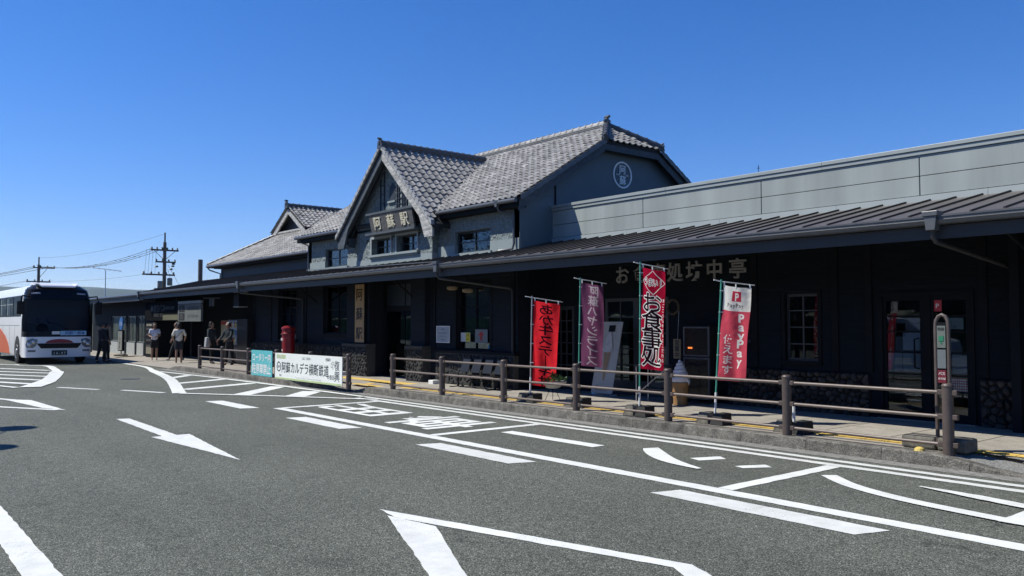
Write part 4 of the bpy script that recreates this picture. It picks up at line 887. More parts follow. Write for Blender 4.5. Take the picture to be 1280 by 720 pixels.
while x < CX1-.01:
    long_ = x > -14.3 or x < -24.8
    src = P13 if long_ else P12
    if src is None:
        src = link('roof_panel', panel_mesh(13.2 if long_ else 12.0, ''), [M_METROOF, mat('seam_shade', (.02, .018, .018), .6)], None, fixn=False); src.parent = CP; src.location = (x-CP.location.x, -CP.location.y, -CP.location.z)  # seam ribs coloured darker than the panels to stand for their shadow side
        if long_: P13 = src
        else: P12 = src
    else: inst(src, 'roof_panel', CP, (x-CP.location.x, -CP.location.y, -CP.location.z))
    x += PW
mb = MB(); mb.box(CX0, CX1, GY+.03, GY+.06, GZ-.3, GZ-.05)
link('fascia', mb, M_FASC, CP)
def gutter_piece(a, b):
    mb = MB(); pr = [(-.1, .0), (-.1, -.018), (-.088, -.022), (-.088, -.05), (-.098, -.055), (-.07, -.1), (.02, -.11), (.02, -.03), (-.085, -.03), (-.085, .0)]
    mb.prism([(a, GY+u, GZ+v-.02) for u, v in pr], (b-a, 0, 0)); return link('gutter', mb, M_GUT, CP, fixn=True)
gx = [CX0-.05, -34.2, -30.1, -26.9, -23.0, -19.2, -15.35, -11.6, -8.0, -4.55, -.8, 2.8, 6.0]
for a, b in zip(gx, gx[1:]): gutter_piece(a, b-.006)
for x, far in ((-4.55, (-4.45, 12.9)), (-15.37, (-14.36, 11.93)), (-26.95, (-25.0, 11.93)), (-38.32, (-37.0, 12.4))):
    hopper(CP, x, GY-.06, GZ-.0, 1.25)
    mb = MB(); mb.tube([(x, GY-.06, GZ-.15), (x, GY-.06, GZ-.27), (x+.02, GY-.02, GZ-.34), (far[0]-.04, far[1]-.06, GZ-.56), (far[0], far[1], GZ-.62), (far[0], far[1], .2)], .03, 10); link('downpipe', mb, M_FASC, CP, smooth=True)  # pipes take the dark fascia colour to imitate the shade under the canopy
for x in (-4.0, -18.4, -24.0, -36.0):                  # braces and beams under the canopy
    mb = MB(); mb.prism([(x, GY+.1, GZ-.16), (x, 12.9 if x > -14 else 11.95, cz(12.4)-.14), (x, 12.9 if x > -14 else 11.95, cz(12.4)-.3), (x, GY+.1, GZ-.28)], (.09, 0, 0)); link('beam', mb, M_DARKT, CP)
    mb = MB(); mb.tube([(x+.04, GY+.6, GZ-.2), (x+.04, 11.9 if x < -14 else 12.9, 2.3)], .025, 8); link('brace', mb, M_DARKT, CP)
mb = MB(); mb.tube([(-24.8, 11.94, 3.36), (-19, 10.9, 3.1+.03), (-15.4, 10.62, 3.04)], .012, 6); link('roof_cable', mb, M_GUT, CP)

# ------------------------------------------------------------------ signs on the building
t = thing('hanging_name_plank', 'tall wooden plank with the station name in black brush characters', 'sign', (-21.02, 11.8, 1.1))
mb = MB(); mb.box(-21.3, -20.76, 11.77, 11.81, 1.1, 2.76); link('board', mb, M_WOOD, t, bevel=.008)
mb = MB()
for a, b, c, d in ((-21.33, -21.3, 1.08, 2.78), (-20.76, -20.73, 1.08, 2.78), (-21.3, -20.76, 1.07, 1.1), (-21.3, -20.76, 2.76, 2.79)): mb.box(a, b, 11.765, 11.815, c, d)
link('frame', mb, M_DARKT, t)
mb = MB(); f = facing_front(-21.03, 11.765, 0)
for ch, z in (('阿', 2.47), ('蘇', 1.92), ('駅', 1.36)): put_glyph(mb, ch, f, 0, z, .4, .38, .01)
link('lettering', mb, M_INK, t, fixn=False)
def letter_sign(name, label, s, xs, z, y, h, m, off=.02, depth=.03, w=None):
    t = thing(name, label, 'sign', (sum(xs)/len(xs), y, z)); 
    for ch, x in zip(s, xs):
        mb = MB(); put_glyph(mb, ch, facing_front(x, y, z), 0, 0, w or h, h, off, depth=depth); link('letter', mb, m, t, fixn=False)
    return t
M_SIGNL = mat('sign_letter', (.25, .25, .245), .7, .15, 8)
letter_sign('shop_name_letters', 'cut out restaurant name letters on the dark wall above the banners', 'お食事処坊中亭', [-12.03, -11.42, -10.9, -10.75+.1, -10.0+.04, -9.45, -8.92] if False else [-11.95, -11.45, -10.98, -10.55, -10.08, -9.6, -9.08], 2.66, 12.93, .4, M_SIGNL, .014)
def paper(name, label, x0, x1, z0, z1, y, m, txt=None, tm=None, cat='notice', fr_=None):
    t = thing(name, label, cat, ((x0+x1)/2, y, z0)); mb = MB(); mb.box(x0, x1, y-.006, y, z0, z1); link('sheet', mb, m, t)
    if fr_:
        mb = MB(); mb.box(x0-.02, x0, y-.012, y, z0-.02, z1+.02); mb.box(x1, x1+.02, y-.012, y, z0-.02, z1+.02); mb.box(x0, x1, y-.012, y, z1, z1+.02); mb.box(x0, x1, y-.012, y, z0-.02, z0); link('frame', mb, fr_, t)
    if txt:
        mb = MB(); f = facing_front((x0+x1)/2, y-.008, 0)
        for s, z, h in txt: row_text(mb, s, f, 0, z, h)
        link('lettering', mb, tm or M_INK, t, fixn=False)
    return t
paper('framed_notice', 'white framed notice on the wall left of the station window', -17.38, -16.84, 1.18, 1.56, 11.95, mat('notice_white', (.33, .36, .4), .6), [('お知らせ', 1.5, .05), ('駅構内ご利用の皆様へ', 1.4, .04), ('ご注意ください', 1.32, .045), ('阿蘇駅長', 1.24, .035)], fr_=M_WHITE)
t = paper('window_poster', 'half white half yellow poster inside the station window', -16.5, -16.12, 1.2, 1.42, 12.06, mat('poster_white', (.5, .52, .52), .6)); mb = MB(); mb.box(-16.3, -16.125, 12.048, 12.053, 1.205, 1.415); link('yellow_print', mb, mat('poster_yellow', (.62, .52, .03), .6), t)
mb = MB(); row_text(mb, '注意', facing_front(-16.22, 12.045, 0), 0, 1.36, .07); row_text(mb, '改札', facing_front(-16.22, 12.045, 0), 0, 1.26, .05); link('lettering', mb, M_INK, t, fixn=False)
t = paper('arrow_poster', 'grey poster with a red up arrow inside the station window', -15.92, -15.44, 1.18, 1.5, 12.06, mat('poster_grey', (.16, .18, .18), .6)); mb = MB(); mb.box(-15.72, -15.64, 12.046, 12.05, 1.24, 1.37); mb.add([(-15.8, 12.048, 1.36), (-15.56, 12.048, 1.36), (-15.68, 12.048, 1.46)], [(0, 1, 2)]); link('red_arrow', mb, mat('arrow_red', (.4, .02, .02), .6), t)
paper('blue_sticker', 'small light blue square sticker low in the station window', -15.42, -15.33, 1.05, 1.13, 12.06, mat('sticker_blue', (.05, .25, .35), .5), cat='sticker')
# wall lamps under the canopy
lp = thing('wall_lamp', 'pair of pale oval lamps under the canopy above the station window', 'lamp', (-16.1, 11.6, 2.5))
for x, z in ((-16.38, 2.5), (-15.75, 2.42)):
    mb = MB(); mb.lathe((x, 11.7, z), [(.07, -.05), (.13, -.03), (.13, .03), (.07, .05)], 16); link('lamp_shade', mb, mat('lamp_shade', (.3, .22, .12), .5), lp, smooth=True)
    mb = MB(); mb.tube([(x, 11.7, z+.05), (x, 11.7, 3.1)], .01, 6); link('lamp_rod', mb, M_DARKT, lp)
# linked seats
bench = thing('row_of_seats', 'row of four linked black waiting seats against the stone plinth', 'bench', (-15.2, 11.45, .15))
mb = MB(); mb.box(-16.1, -14.25, 11.5, 11.56, .38, .42)
for x in (-15.9, -14.5): mb.box(x-.02, x+.02, 11.51, 11.55, .17, .4); mb.box(x-.02, x+.02, 11.3, 11.7, .15, .18)
link('frame', mb, M_CONCD, bench)
for i in range(4):
    x = -15.98+i*.43; mb = MB(); mb.prism([(x, 11.32, .46), (x, 11.36, .42), (x, 11.6, .41), (x, 11.64, .45), (x, 11.6, .45), (x, 11.36, .47)], (.38, 0, 0)); s_ = link('seat', mb, mat('seat_plastic', (.012, .012, .013), .4, spec=.3), bench, bevel=.008)
    mb = MB(); mb.box(x+.01, x+.37, 11.31, 11.325, .43, .455); link('pale_edge', mb, mat('seat_edge', (.35, .35, .35), .3), s_)
    mb = MB(); mb.prism([(x+.02, 11.62, .5), (x+.36, 11.62, .5), (x+.33, 11.72, .82), (x+.05, 11.72, .82)], (0, .02, .003)); link('backrest', mb, mat('seat_back', (.014, .015, .017), .45, spec=.3), bench, bevel=.006)
# post box
pb = thing('post_box', 'red cylindrical post box standing by the dark wall', 'post box', (-24.8, 11.35, .15))
mb = MB(); mb.lathe((-24.8, 11.35, .15), [(.24, 0), (.24, .06), (.2, .1), (.2, 1.12), (.225, 1.14), (.225, 1.18), (.2, 1.2), (.2, 1.3), (.225, 1.32), (.22, 1.36), (.14, 1.41), (.02, 1.43)], 28); link('body', mb, M_RED, pb, smooth=True)
mb = MB(); mb.box(-24.9, -24.7, 11.13, 11.17, 1.28, 1.32); link('posting_slot', mb, M_INK, pb); mb = MB(); row_text(mb, '〒', facing_front(-24.8, 11.142, 0), 0, .78, .13, off=.01); row_text(mb, '郵便', facing_front(-24.8, 11.14, 0), 0, 1.14, .1, off=.01); link('lettering', mb, M_WHITE, pb, fixn=False)
mb = MB(); mb.box(-25.3, -25.02, 11.5, 11.52, .9, 1.5); tag(link('grey_board', mb, mat('board_grey', (.1, .13, .15), .5)), 'plain grey board standing behind the red post box', 'board')
# vending machines
def vending(x0, x1, y, front, label, logo=None):
    t = thing('vending_machine', label, 'vending machine', ((x0+x1)/2, y+.3, .15))
    mb = MB(); mb.box(x0, x1, y, y+.6, .2, 1.8); link('cabinet', mb, front, t, bevel=.015); mb = MB(); mb.box(x0+.05, x1-.05, y+.02, y+.58, .15, .2); link('foot', mb, M_DARKT, t)
    return t
v = vending(-31.0, -30.0, 11.75, mat('vend_dark', (.03, .03, .035), .4), 'drinks vending machine with lit shelves of small bottles')
mb = MB(); mb.box(-30.95, -30.08, 11.735, 11.75, .85, 1.75); w_ = link('display_window', mb, mat('vend_window', (.3, .32, .34), .3), v)
cols = [(.4, .05, .05), (.1, .3, .12), (.5, .45, .1), (.1, .15, .4), (.45, .45, .45), (.35, .18, .08)]
for j, z in enumerate((1.5, 1.2, .92)):
    for i in range(8):
        mb = MB(); mb.lathe((-30.9+i*.11, 11.715, z), [(.03, 0), (.03, .13), (.015, .17), (.015, .19)], 8); link('bottle', mb, mat('drink_%d' % ((i*2+j) % 6), cols[(i*2+j) % 6], .3), w_, smooth=True)
mb = MB(); mb.box(-30.8, -30.2, 11.735, 11.75, .32, .55); link('dispensing_flap', mb, M_INK, v)
v = vending(-29.95, -29.05, 11.7, mat('vend_black', (.012, .012, .014), .35), 'tall black vending machine with pale script lettering on its side beside the lit one')
mb = MB()
for i, ch in enumerate('Coca-Cola'): put_glyph(mb, ch, lambda u, v_, d: (-29.5+u+v_*.25, 11.692, 1.5+v_), -.3+i*.085, 0, .16, .17, .006)
link('lettering', mb, mat('script_grey', (.16, .16, .17), .5), v, fixn=False)
t = paper('map_poster', 'cream map poster with red heading beside the vending machines', -32.1, -31.2, 1.0, 1.75, 11.9, mat('map_cream', (.33, .3, .2), .6), [('のりば案内', 1.66, .11), ('阿蘇山', 1.35, .14), ('草千里', 1.15, .1)], cat='poster'); mb = MB(); mb.box(-32.1, -31.2, 11.885, 11.893, 1.6, 1.72); link('red_heading', mb, mat('head_red', (.35, .04, .04), .6), t)
# overhead bus counter signs
t = thing('bus_counter_sign', 'dark overhead sign board with pale lettering under the far canopy', 'sign', (-36.9, 11.0, 1.76))
mb = MB(); mb.box(-38.9, -34.4, 11.0, 11.08, 1.76, 2.56); link('board', mb, mat('sign_dark', (.005, .006, .007), .9, spec=.05), t)
mb = MB(); f = facing_front(-36.8, 10.99, 0); row_text(mb, '●産交バス', f, -.3, 2.28, .36, .4, .008); row_text(mb, '阿蘇駅前営業所', f, 1.25, 2.28, .16, .2); row_text(mb, 'SANKO BUS', f, -.2, 2.0, .2, .16); link('lettering', mb, mat('sign_pale', (.08, .085, .09), .8), t, fixn=False)
mb = MB(); mb.box(-36.35, -34.42, 10.985, 11.0, 1.78, 2.0); q = link('yellow_strip', mb, mat('sign_yellow', (.1, .095, .05), .8), t)
t = thing('information_sign', 'pale overhead sign with question mark and locker pictograms', 'sign', (-32.9, 11.0, 1.74))
mb = MB(); mb.box(-34.3, -31.65, 10.95, 11.03, 1.72, 2.4); link('board', mb, mat('sign_grey', (.13, .14, .13), .8, spec=.1), t); mb = MB(); mb.box(-34.3, -31.65, 10.95, 11.03, 2.42, 2.52); link('lamp_tube', mb, mat('tube', (.2, .2, .2), .5), t)
mb = MB(); mb.box(-34.15, -33.5, 10.94, 10.948, 2.1, 2.36); mb.box(-34.15, -33.5, 10.94, 10.948, 1.77, 2.05); link('pictogram', mb, M_INK, t)
mb = MB(); f = facing_front(-33.83, 10.935, 0); row_text(mb, '?', f, 0, 2.23, .26, .3, .02); row_text(mb, '凸', f, 0, 1.91, .22, .3, .01); link('symbol', mb, mat('sign_grey', None), t, fixn=False)
mb = MB(); f = facing_front(-32.5, 10.944, 0); row_text(mb, '観光案内所', f, .0, 2.23, .17, .26); row_text(mb, 'コインロッカー', f, 0, 1.93, .14, .2); link('lettering', mb, M_INK, t, fixn=False)
for x in (-34.6, -31.7): mb = MB(); mb.tube([(x, 11, 2.5), (x, 11, 3.0)], .02, 6); link('hanger', mb, M_DARKT, t)
t = thing('toilet_sign', 'small pale square pictogram sign hanging under the canopy near the lockers', 'sign', (-29.6, 11.2, 2.1)); mb = MB(); mb.box(-30.9, -30.5, 11.0, 11.04, 2.28, 2.55); link('board', mb, mat('picto_board', (.09, .095, .09), .8), t); mb = MB(); row_text(mb, '♿', facing_front(-30.7, 10.99, 0), 0, 2.41, .24); link('symbol', mb, M_INK, t, fixn=False)
mb = MB(); mb.tube([(-31.6, 11.02, 2.6), (-29.9, 11.02, 2.56)], .012, 6); link('rod', mb, mat('sign_grey', None), t)
t = thing('lantern', 'square dark lantern with pale bands hanging under the canopy', 'lamp', (-28.6, 11.1, 2.2)); mb = MB(); mb.box(-28.5, -28.05, 11.0, 11.3, 2.2, 2.75); link('body', mb, M_DARKT, t)
for z in (2.2, 2.72): mb = MB(); mb.box(-28.52, -28.03, 10.99, 11.31, z, z+.03); link('band', mb, mat('band', (.25, .24, .18), .5), t)
# rear wall of the open waiting area and counters
mb = MB(); mb.box(-38.3, -29.1, 12.75, 12.9, .1, 3.2); mb.box(-38.4, -38.2, 11.2, 12.8, .1, 3.2)
tag(link('waiting_area_wall', mb, M_DARKW), 'plain dark wall at the back of the open waiting area', 'wall')
t = thing('leaflet_rack', 'tall dark leaflet rack with pale cards left of the bus counter', 'rack', (-38.3, 11.0, .15))
mb = MB(); mb.box(-38.9, -37.9, 11.05, 11.4, .15, 1.7); link('cabinet', mb, M_DARKT, t)
for z in (.3, .6, .85, 1.1, 1.35, 1.52):
    mb = MB(); mb.box(-38.8, -38.0, 11.03, 11.05, z, z+(.3 if z == .3 else .1)); link('card', mb, mat('card_%d' % (z*100), (.2, .19, .14) if z in (.3, 1.52) else (.05, .045, .045), .6), t)
for i in range(5):
    pass
# bus office beyond the canopy
BO = thing('bus_office', 'low dark bus office with white panels under its windows behind the bus', 'building', (-44.5, 11.4, .15))
hs2 = [(-43.2, -41.8, .75, 2.0), (-46.2, -43.5, .75, 2.0), (-41.6, -40.4, .75, 2.0)]
wall_with_holes('wall', BO, -50, -38.9, .1, 2.9, 11.4, 11.55, hs2, M_DARKW)  # front wall coloured darker to stand in for the shadow of its roof
mb = MB(); mb.box(-39.0, -38.85, 11.55, 15, .1, 3.0); mb.box(-50, -39, 14.9, 15, .1, 3.2); link('wall', mb, M_NAVY, BO)
for a, b, c, d in hs2: window(BO, a, b, c, d, 11.4, 2, 1, M_WINL, fw=.04, rec=.03, sill=False, gm=M_GLASS)
for a, b in ((-46.2, -43.6), (-43.2, -41.85), (-41.5, -40.45)): mb = MB(); mb.box(a, b, 11.375, 11.4, .1, .72); link('white_panel', mb, mat('office_white', (.36, .38, .38), .6), BO)
mb = MB(); mb.slab([(-50, 10.75, 2.98), (-38.42, 10.75, 2.98), (-38.42, 15.2, 3.45), (-50, 15.2, 3.45)], .12); link('roof', mb, M_METROOF, BO)
mb = MB(); mb.tube([(-50, 10.7, 2.9), (-38.42, 10.7, 2.92)], .05, 8); link('gutter', mb, M_GUT, BO, smooth=True)
mb = MB(); mb.box(-50, -38.42, 10.76, 10.8, 2.65, 2.86); link('fascia', mb, M_FASC, BO)
# bus stop pole with round blue head
t = thing('bus_stop_sign', 'bus stop with round blue head and white panel beside the bus office', 'bus stop', (-40.8, 10.5, .15))
mb = MB(); mb.lathe((-40.8, 10.5, 1.62), [(.3, -.02), (.3, .02)], 28, 'y'); link('round_head', mb, mat('stop_blue', (.03, .12, .35), .4), t)
mb = MB(); row_text(mb, 'バス', facing_front(-40.8, 10.47, 0), 0, 1.62, .2, off=.01); link('lettering', mb, M_WHITE, t, fixn=False)
mb = MB(); mb.box(-41.2, -40.4, 10.47, 10.55, .38, 1.34); link('frame', mb, M_DARKT, t); mb = MB(); mb.box(-41.1, -40.5, 10.455, 10.47, .42, 1.28); q = link('panel', mb, mat('stop_panel', (.26, .27, .25), .5), t)
mb = MB()
for i, ch in enumerate('阿蘇駅前'): put_glyph(mb, ch, facing_front(-40.8, 10.45, 0), 0, 1.14-i*.19, .17, .17, .008)
link('lettering', mb, M_INK, q, fixn=False); mb = MB(); mb.tube([(-40.8, 10.52, .2), (-40.8, 10.52, 1.95)], .03, 10); link('pole', mb, M_STEEL, t); mb = MB(); mb.lathe((-40.8, 10.5, .15), [(.3, 0), (.3, .06), (.1, .1)], 20); link('base', mb, M_CONC, t)

# ------------------------------------------------------------------ things in front of the restaurant
t = thing('soft_serve_poster_stand', 'tall pale banner stand with a soft serve cone picture', 'banner stand', (-12.1, 12.5, .15))
mb = MB(); mb.prism([(-12.38, 12.42, .2), (-11.78, 12.42, .2), (-11.64, 12.62, 1.68), (-12.24, 12.62, 1.68)], (0, .01, 0)); link('sheet', mb, mat('stand_sheet', (.36, .35, .32), .5, .05), t)
def sh(u, v, d): return (-12.38+.6*u+.14*v, 12.412+.2*v-.004*d, .2+1.48*v)
mb = MB(); mb.add([sh(.32, .62, 0), sh(.68, .62, 0), sh(.53, .18, 0), sh(.47, .18, 0)], [(0, 1, 2, 3)]); link('cone_print', mb, mat('cone_print', (.3, .19, .1), .6), t, fixn=False)
mb = MB()
for (u, v, a, b) in ((.5, .62, .25, .05), (.5, .69, .21, .05), (.5, .755, .15, .05), (.51, .81, .08, .05)): mb.add([sh(u+a*math.cos(k*math.pi/8), v+b*math.sin(k*math.pi/8), 1+v*2) for k in range(16)], [tuple(range(16))])
link('ice_print', mb, mat('ice_print', (.46, .44, .42), .5, .2, 15), t, fixn=False)
mb = MB(); mb.add([sh(.4, .86, 0), sh(.7, .86, 0), sh(.7, .95, 0), sh(.4, .95, 0)], [(0, 1, 2, 3)]); link('dark_square', mb, M_DARKT, t, fixn=False)
mb = MB(); row_text(mb, 'Cremia', lambda u, v, d: sh(.5+u/.6, v, 3), 0, .08, .11, .09, pitch=.055); link('lettering', mb, mat('print_brown', (.1, .09, .08), .6), t, fixn=False)
mb = MB(); mb.tube([(-12.42, 12.5, .17), (-11.72, 12.5, .17)], .025, 8); mb.tube([(-12.1, 12.2, .16), (-12.05, 12.8, .16)], .015, 6); mb.tube([(-12.05, 12.6, .2), (-11.95, 12.66, 1.68)], .01, 6); link('stand', mb, M_STEEL, t)
t = thing('giant_soft_serve', 'large grey white soft serve ice cream figure on a wafer cone', 'figure', (-9.72, 12.05, .15))
pr = [(.1, .0), (.13, .02), (.125, .1), (.155, .34), (.15, .36)]; mb = MB(); mb.lathe((-9.72, 12.05, .15), pr, 24); link('cone', mb, mat('wafer', (.26, .14, .05), .6, .15, 20), t, smooth=True)
mb = MB(); mb.lathe((-9.72, 12.05, .15), [(.15, .345), (.17, .37), (.175, .42), (.16, .43)], 24); link('wafer_rim', mb, mat('wafer', None), t, smooth=True)
mb = MB(); pts = []; rs = []
for k in range(90): a = k*.42; q = k/89; rad = .105*(1-q)**.85; pts.append((-9.72+rad*math.cos(a), 12.05+rad*math.sin(a), .58+.4*q)); rs.append(.075*(1-q)**.6+.012)
mb.tube(pts, rs, 10); mb.lathe((-9.72, 12.05, .15), [(.15, .4), (.155, .44), (.1, .6), (.04, .75)], 18); link('ice_cream', mb, mat('soft_serve', (.6, .59, .6), .45, .05), t, smooth=True)
t = thing('display_cabinet', 'dark wheeled display cabinet with glass doors and lit digits', 'cabinet', (-9.8, 12.7, .15))
mb = MB(); mb.box(-10.1, -9.5, 12.65, 13.0, .28, 1.6); link('body', mb, M_INK, t)
for z0, z1 in ((.3, 1.0), (1.03, 1.58)):
    mb = MB(); m4 = mat('cabinet_frame', (.07, .08, .09), .35); mb.box(-10.1, -10.07, 12.62, 12.65, z0, z1); mb.box(-9.53, -9.5, 12.62, 12.65, z0, z1); mb.box(-10.07, -9.53, 12.62, 12.65, z0, z0+.025); mb.box(-10.07, -9.53, 12.62, 12.65, z1-.025, z1); q = link('door', mb, m4, t); mb = MB(); mb.box(-10.07, -9.53, 12.635, 12.64, z0+.025, z1-.025); link('pane', mb, mat('dark_glass', (.008, .009, .011), .2, spec=.3), q)
mb = MB()
for i in range(3): mb.box(-9.98+i*.035, -9.955+i*.035, 12.612, 12.618, 1.17, 1.2)
link('lit_digits', mb, mat('digits', (.6, .1, .02), .5, emit=((1, .25, .05), 1.2)), t)
for x in (-10.05, -9.55):
    mb = MB(); mb.lathe((x, 12.7, .2), [(.045, -.015), (.045, .015)], 14, 'x'); link('castor', mb, M_CONCD, t)
mb = MB(); mb.box(-10.15, -9.45, 12.55, 13.0, .24, .28); link('base_shelf', mb, mat('shelf_grey', (.12, .12, .12), .4), t)
t = thing('open_sign', 'narrow wooden sign with vertical black characters beside the dark cabinet', 'sign', (-10.42, 12.85, .95)); mb = MB(); mb.box(-10.51, -10.33, 12.83, 12.86, .96, 1.34); link('board', mb, mat('pale_wood', (.27, .19, .1), .6, .15, 6), t)
mb = MB()
for i, ch in enumerate('営業中'): put_glyph(mb, ch, facing_front(-10.42, 12.826, 0), 0, 1.27-i*.12, .13, .12, .01)
link('lettering', mb, M_INK, t, fixn=False); mb = MB(); mb.tube([(-10.42, 12.85, 1.34), (-10.42, 12.9, 1.9)], .004, 4); link('cord', mb, M_STEEL, t)
t = thing('wreath', 'round twig wreath hanging on the dark restaurant wall', 'wreath', (-10.53, 12.85, 1.97)); mb = MB()
for k in range(5): mb.tube([(-10.53+(.14+.012*math.sin(a*3+k*2))*math.cos(a), 12.85+.015*math.cos(a*4+k), 1.97+(.14+.012*math.sin(a*3+k*2))*math.sin(a)) for a in [i*math.pi/14 for i in range(29)]], .012, 5)
link('twigs', mb, mat('twigs', (.08, .06, .04), .9, .3, 20), t, smooth=True)
t = thing('side_table', 'low folding table with a dark shelf beside the soft serve figure', 'table', (-10.5, 12.0, .15))
mb = MB(); mb.box(-10.75, -9.95, 11.95, 12.35, .82, .86); link('table_top', mb, mat('table_dark', (.03, .03, .03), .5), t, bevel=.004); mb = MB(); mb.box(-10.7, -10.0, 11.98, 12.32, .4, .42); link('shelf', mb, mat('table_dark', None), t)
for x in (-10.72, -9.98):
    for y in (11.98, 12.32): mb = MB(); mb.tube([(x, y, .15), (x, y, .82)], .012, 6); link('leg', mb, M_STEEL, t)
for k in (1,): mb = MB(); mb.tube([(-10.7, 11.975, .3), (-10.0, 11.975, .8)], .008, 6); link('brace', mb, M_STEEL, t)
# potted plants on a wire stand
t = thing('potted_plant', 'bowl of feathery green plants on a thin wire stand behind the railing', 'plant', (-11.85, 10.85, .15))
mb = MB(); mb.lathe((-11.85, 10.85, .5), [(.12, -.1), (.16, -.06), (.26, .0), (.28, .03), (.25, .03)], 20); link('pot', mb, mat('pot_white', (.5, .5, .48), .5), t, smooth=True)
mb = MB()
for k in range(3): a = k*2.1+.3; c_, s_ = math.cos(a), math.sin(a); mb.tube([(-11.85+.2*c_, 10.85+.2*s_, .52), (-11.85+.08*c_, 10.85+.08*s_, .34), (-11.85+.18*c_, 10.85+.18*s_, .15)], .006, 5)
mb.tube([(-11.85+.12*math.cos(a*.6), 10.85+.12*math.sin(a*.6), .42) for a in range(12)], .006, 5); link('stand', mb, M_DARKT, t)
mb = MB()
for k in range(420):
    a = rnd.uniform(0, 6.28); r_ = rnd.uniform(0, .27)**1; x = -11.85+r_*math.cos(a); y = 10.85+r_*math.sin(a); z = .53+rnd.uniform(0, .16)*(1-r_/.35); h = rnd.uniform(.03, .07); d = Vector((rnd.uniform(-1, 1), rnd.uniform(-1, 1), rnd.uniform(.3, 1.3))).normalized()*h; s_ = Vector((rnd.uniform(-1, 1), rnd.uniform(-1, 1), 0)).normalized()*.008
    p = Vector((x, y, z)); mb.add([p-s_, p+s_, p+d*.7+s_*1.3, p+d, p+d*.7-s_*1.3], [(0, 1, 2, 3, 4)])
link('leaves', mb, mat('plant_green', (.13, .24, .05), .6, .3, 20), t, fixn=False)['kind'] = 'stuff'

# ------------------------------------------------------------------ banners on poles
def nobori(name, label, x, y, top, hd, droop, wid, h, base_h, clothm, draw, polem, seed, lean=0, tail=0, zbase=.15, frontw=.0):
    t = thing(name, label, 'banner', (x, y, zbase))
    D = Vector((math.cos(hd), math.sin(hd), 0)); P0 = Vector((x, y, 0)); N = Vector((D.y, -D.x, 0))                  # N points to the street side of the cloth
    tl = Vector((lean, 0, 0))
    def pol(z): return P0+Vector((0, 0, z))+tl*(z-zbase)
    mb = MB(); mb.tube([pol(zbase+.1), pol(.62)], .017, 10); link('pole_foot', mb, M_WHITE, t, smooth=True)
    mb = MB(); mb.tube([pol(.62), pol(top+.03)], .0125, 10); link('pole', mb, polem, t, smooth=True)
    b0 = pol(top)-D*.14+Vector((0, 0, .02)); b1 = pol(top)+D*(wid+.1)-Vector((0, 0, math.tan(droop)*(wid+.1))); mb = MB(); mb.tube([b0, pol(top), b1], .008, 8); link('cross_bar', mb, M_WHITE, t, smooth=True)
    rg = random.Random(seed); ph = rg.uniform(0, 6)
    def fn(u, v, d=0):                                 # u across 0..1, v down 0..1
        wv = .016*math.sin(u*7+ph+v*3)*(1+.6*v)+.011*math.sin(u*13-v*9+ph*2)+tail*.1*v*v*math.sin(u*3+1)
        p = pol(top-.05-h*v)+D*(.03+wid*u*(1-tail*.12*v))-Vector((0, 0, math.tan(droop)*wid*u+.012*math.sin(u*math.pi)*(1-v)))
        return p+N*(wv+d*-1.0)
    mats, draw_ = draw; nu, nv = 104, 312; grid = [[0]*nu for _ in range(nv)]; draw_(grid, nu, nv, wid, h); mb = MB()
    for j in range(nv+1):
        for i in range(nu+1): mb.v.append(tuple(fn(i/nu, j/nv)))
    for j in range(nv):
        for i in range(nu): mb.f.append((j*(nu+1)+i, j*(nu+1)+i+1, (j+1)*(nu+1)+i+1, (j+1)*(nu+1)+i)); mb.m.append(grid[j][i])
    cl = link('cloth', mb, mats, t, smooth=True, fixn=False)
    for i in range(3): p = fn(.04+i*.45, 0); mb = MB(); mb.tube([p+Vector((0, 0, -.015)), p+Vector((0, 0, .05))], .011, 6); link('loop', mb, M_WHITE, t)
    for j in range(5): p = fn(0, .06+j*.225); q = pol(p.z); mb = MB(); mb.tube([p+D*.012, q-D*.015], .008, 6); link('loop', mb, M_WHITE, t)
    return t
def raster(grid, nu, nv, wid, h, items, idx, mirror=False, off=.02):
    """paint glyphs into the weave: every cell of the cloth whose centre a glyph covers takes dye idx"""
    for ch, uc, vc, cw, chh in items:
        vs, fs, (x0, x1, z0, z1) = glyph(ch, off)
        P = [((uc+(-1 if mirror else 1)*(x-(x0+x1)/2)*cw/wid)*nu, (vc-(z-.37)*chh/h)*nv) for x, z in vs]
        for f in fs:
            for k in range(1, len(f)-1):
                a_, b_, c_ = P[f[0]], P[f[k]], P[f[k+1]]; d = (b_[0]-a_[0])*(c_[1]-a_[1])-(c_[0]-a_[0])*(b_[1]-a_[1])
                if abs(d) < 1e-9: continue
                for j in range(max(0, int(min(a_[1], b_[1], c_[1])-.5)), min(nv, int(max(a_[1], b_[1], c_[1])+1))):
                    for i in range(max(0, int(min(a_[0], b_[0], c_[0])-.5)), min(nu, int(max(a_[0], b_[0], c_[0])+1))):
                        px, py = i+.5, j+.5; w1 = ((b_[0]-a_[0])*(py-a_[1])-(px-a_[0])*(b_[1]-a_[1]))/d; w2 = ((px-a_[0])*(c_[1]-a_[1])-(c_[0]-a_[0])*(py-a_[1]))/d
                        if w1 >= -1e-6 and w2 >= -1e-6 and w1+w2 <= 1+1e-6: grid[j][i] = idx
def weight(t, x, y, z=.15):
    for dx in (-.13, .13):
        mb = MB(); mb.prism([(x+dx-.12, y-.14, z), (x+dx+.115, y-.14, z), (x+dx+.07, y-.1, z+.17), (x+dx-.075, y-.1, z+.17)], (0, .24, 0)); link('weight', mb, M_CONCD if dx > 0 else M_CONC, t, bevel=.008)
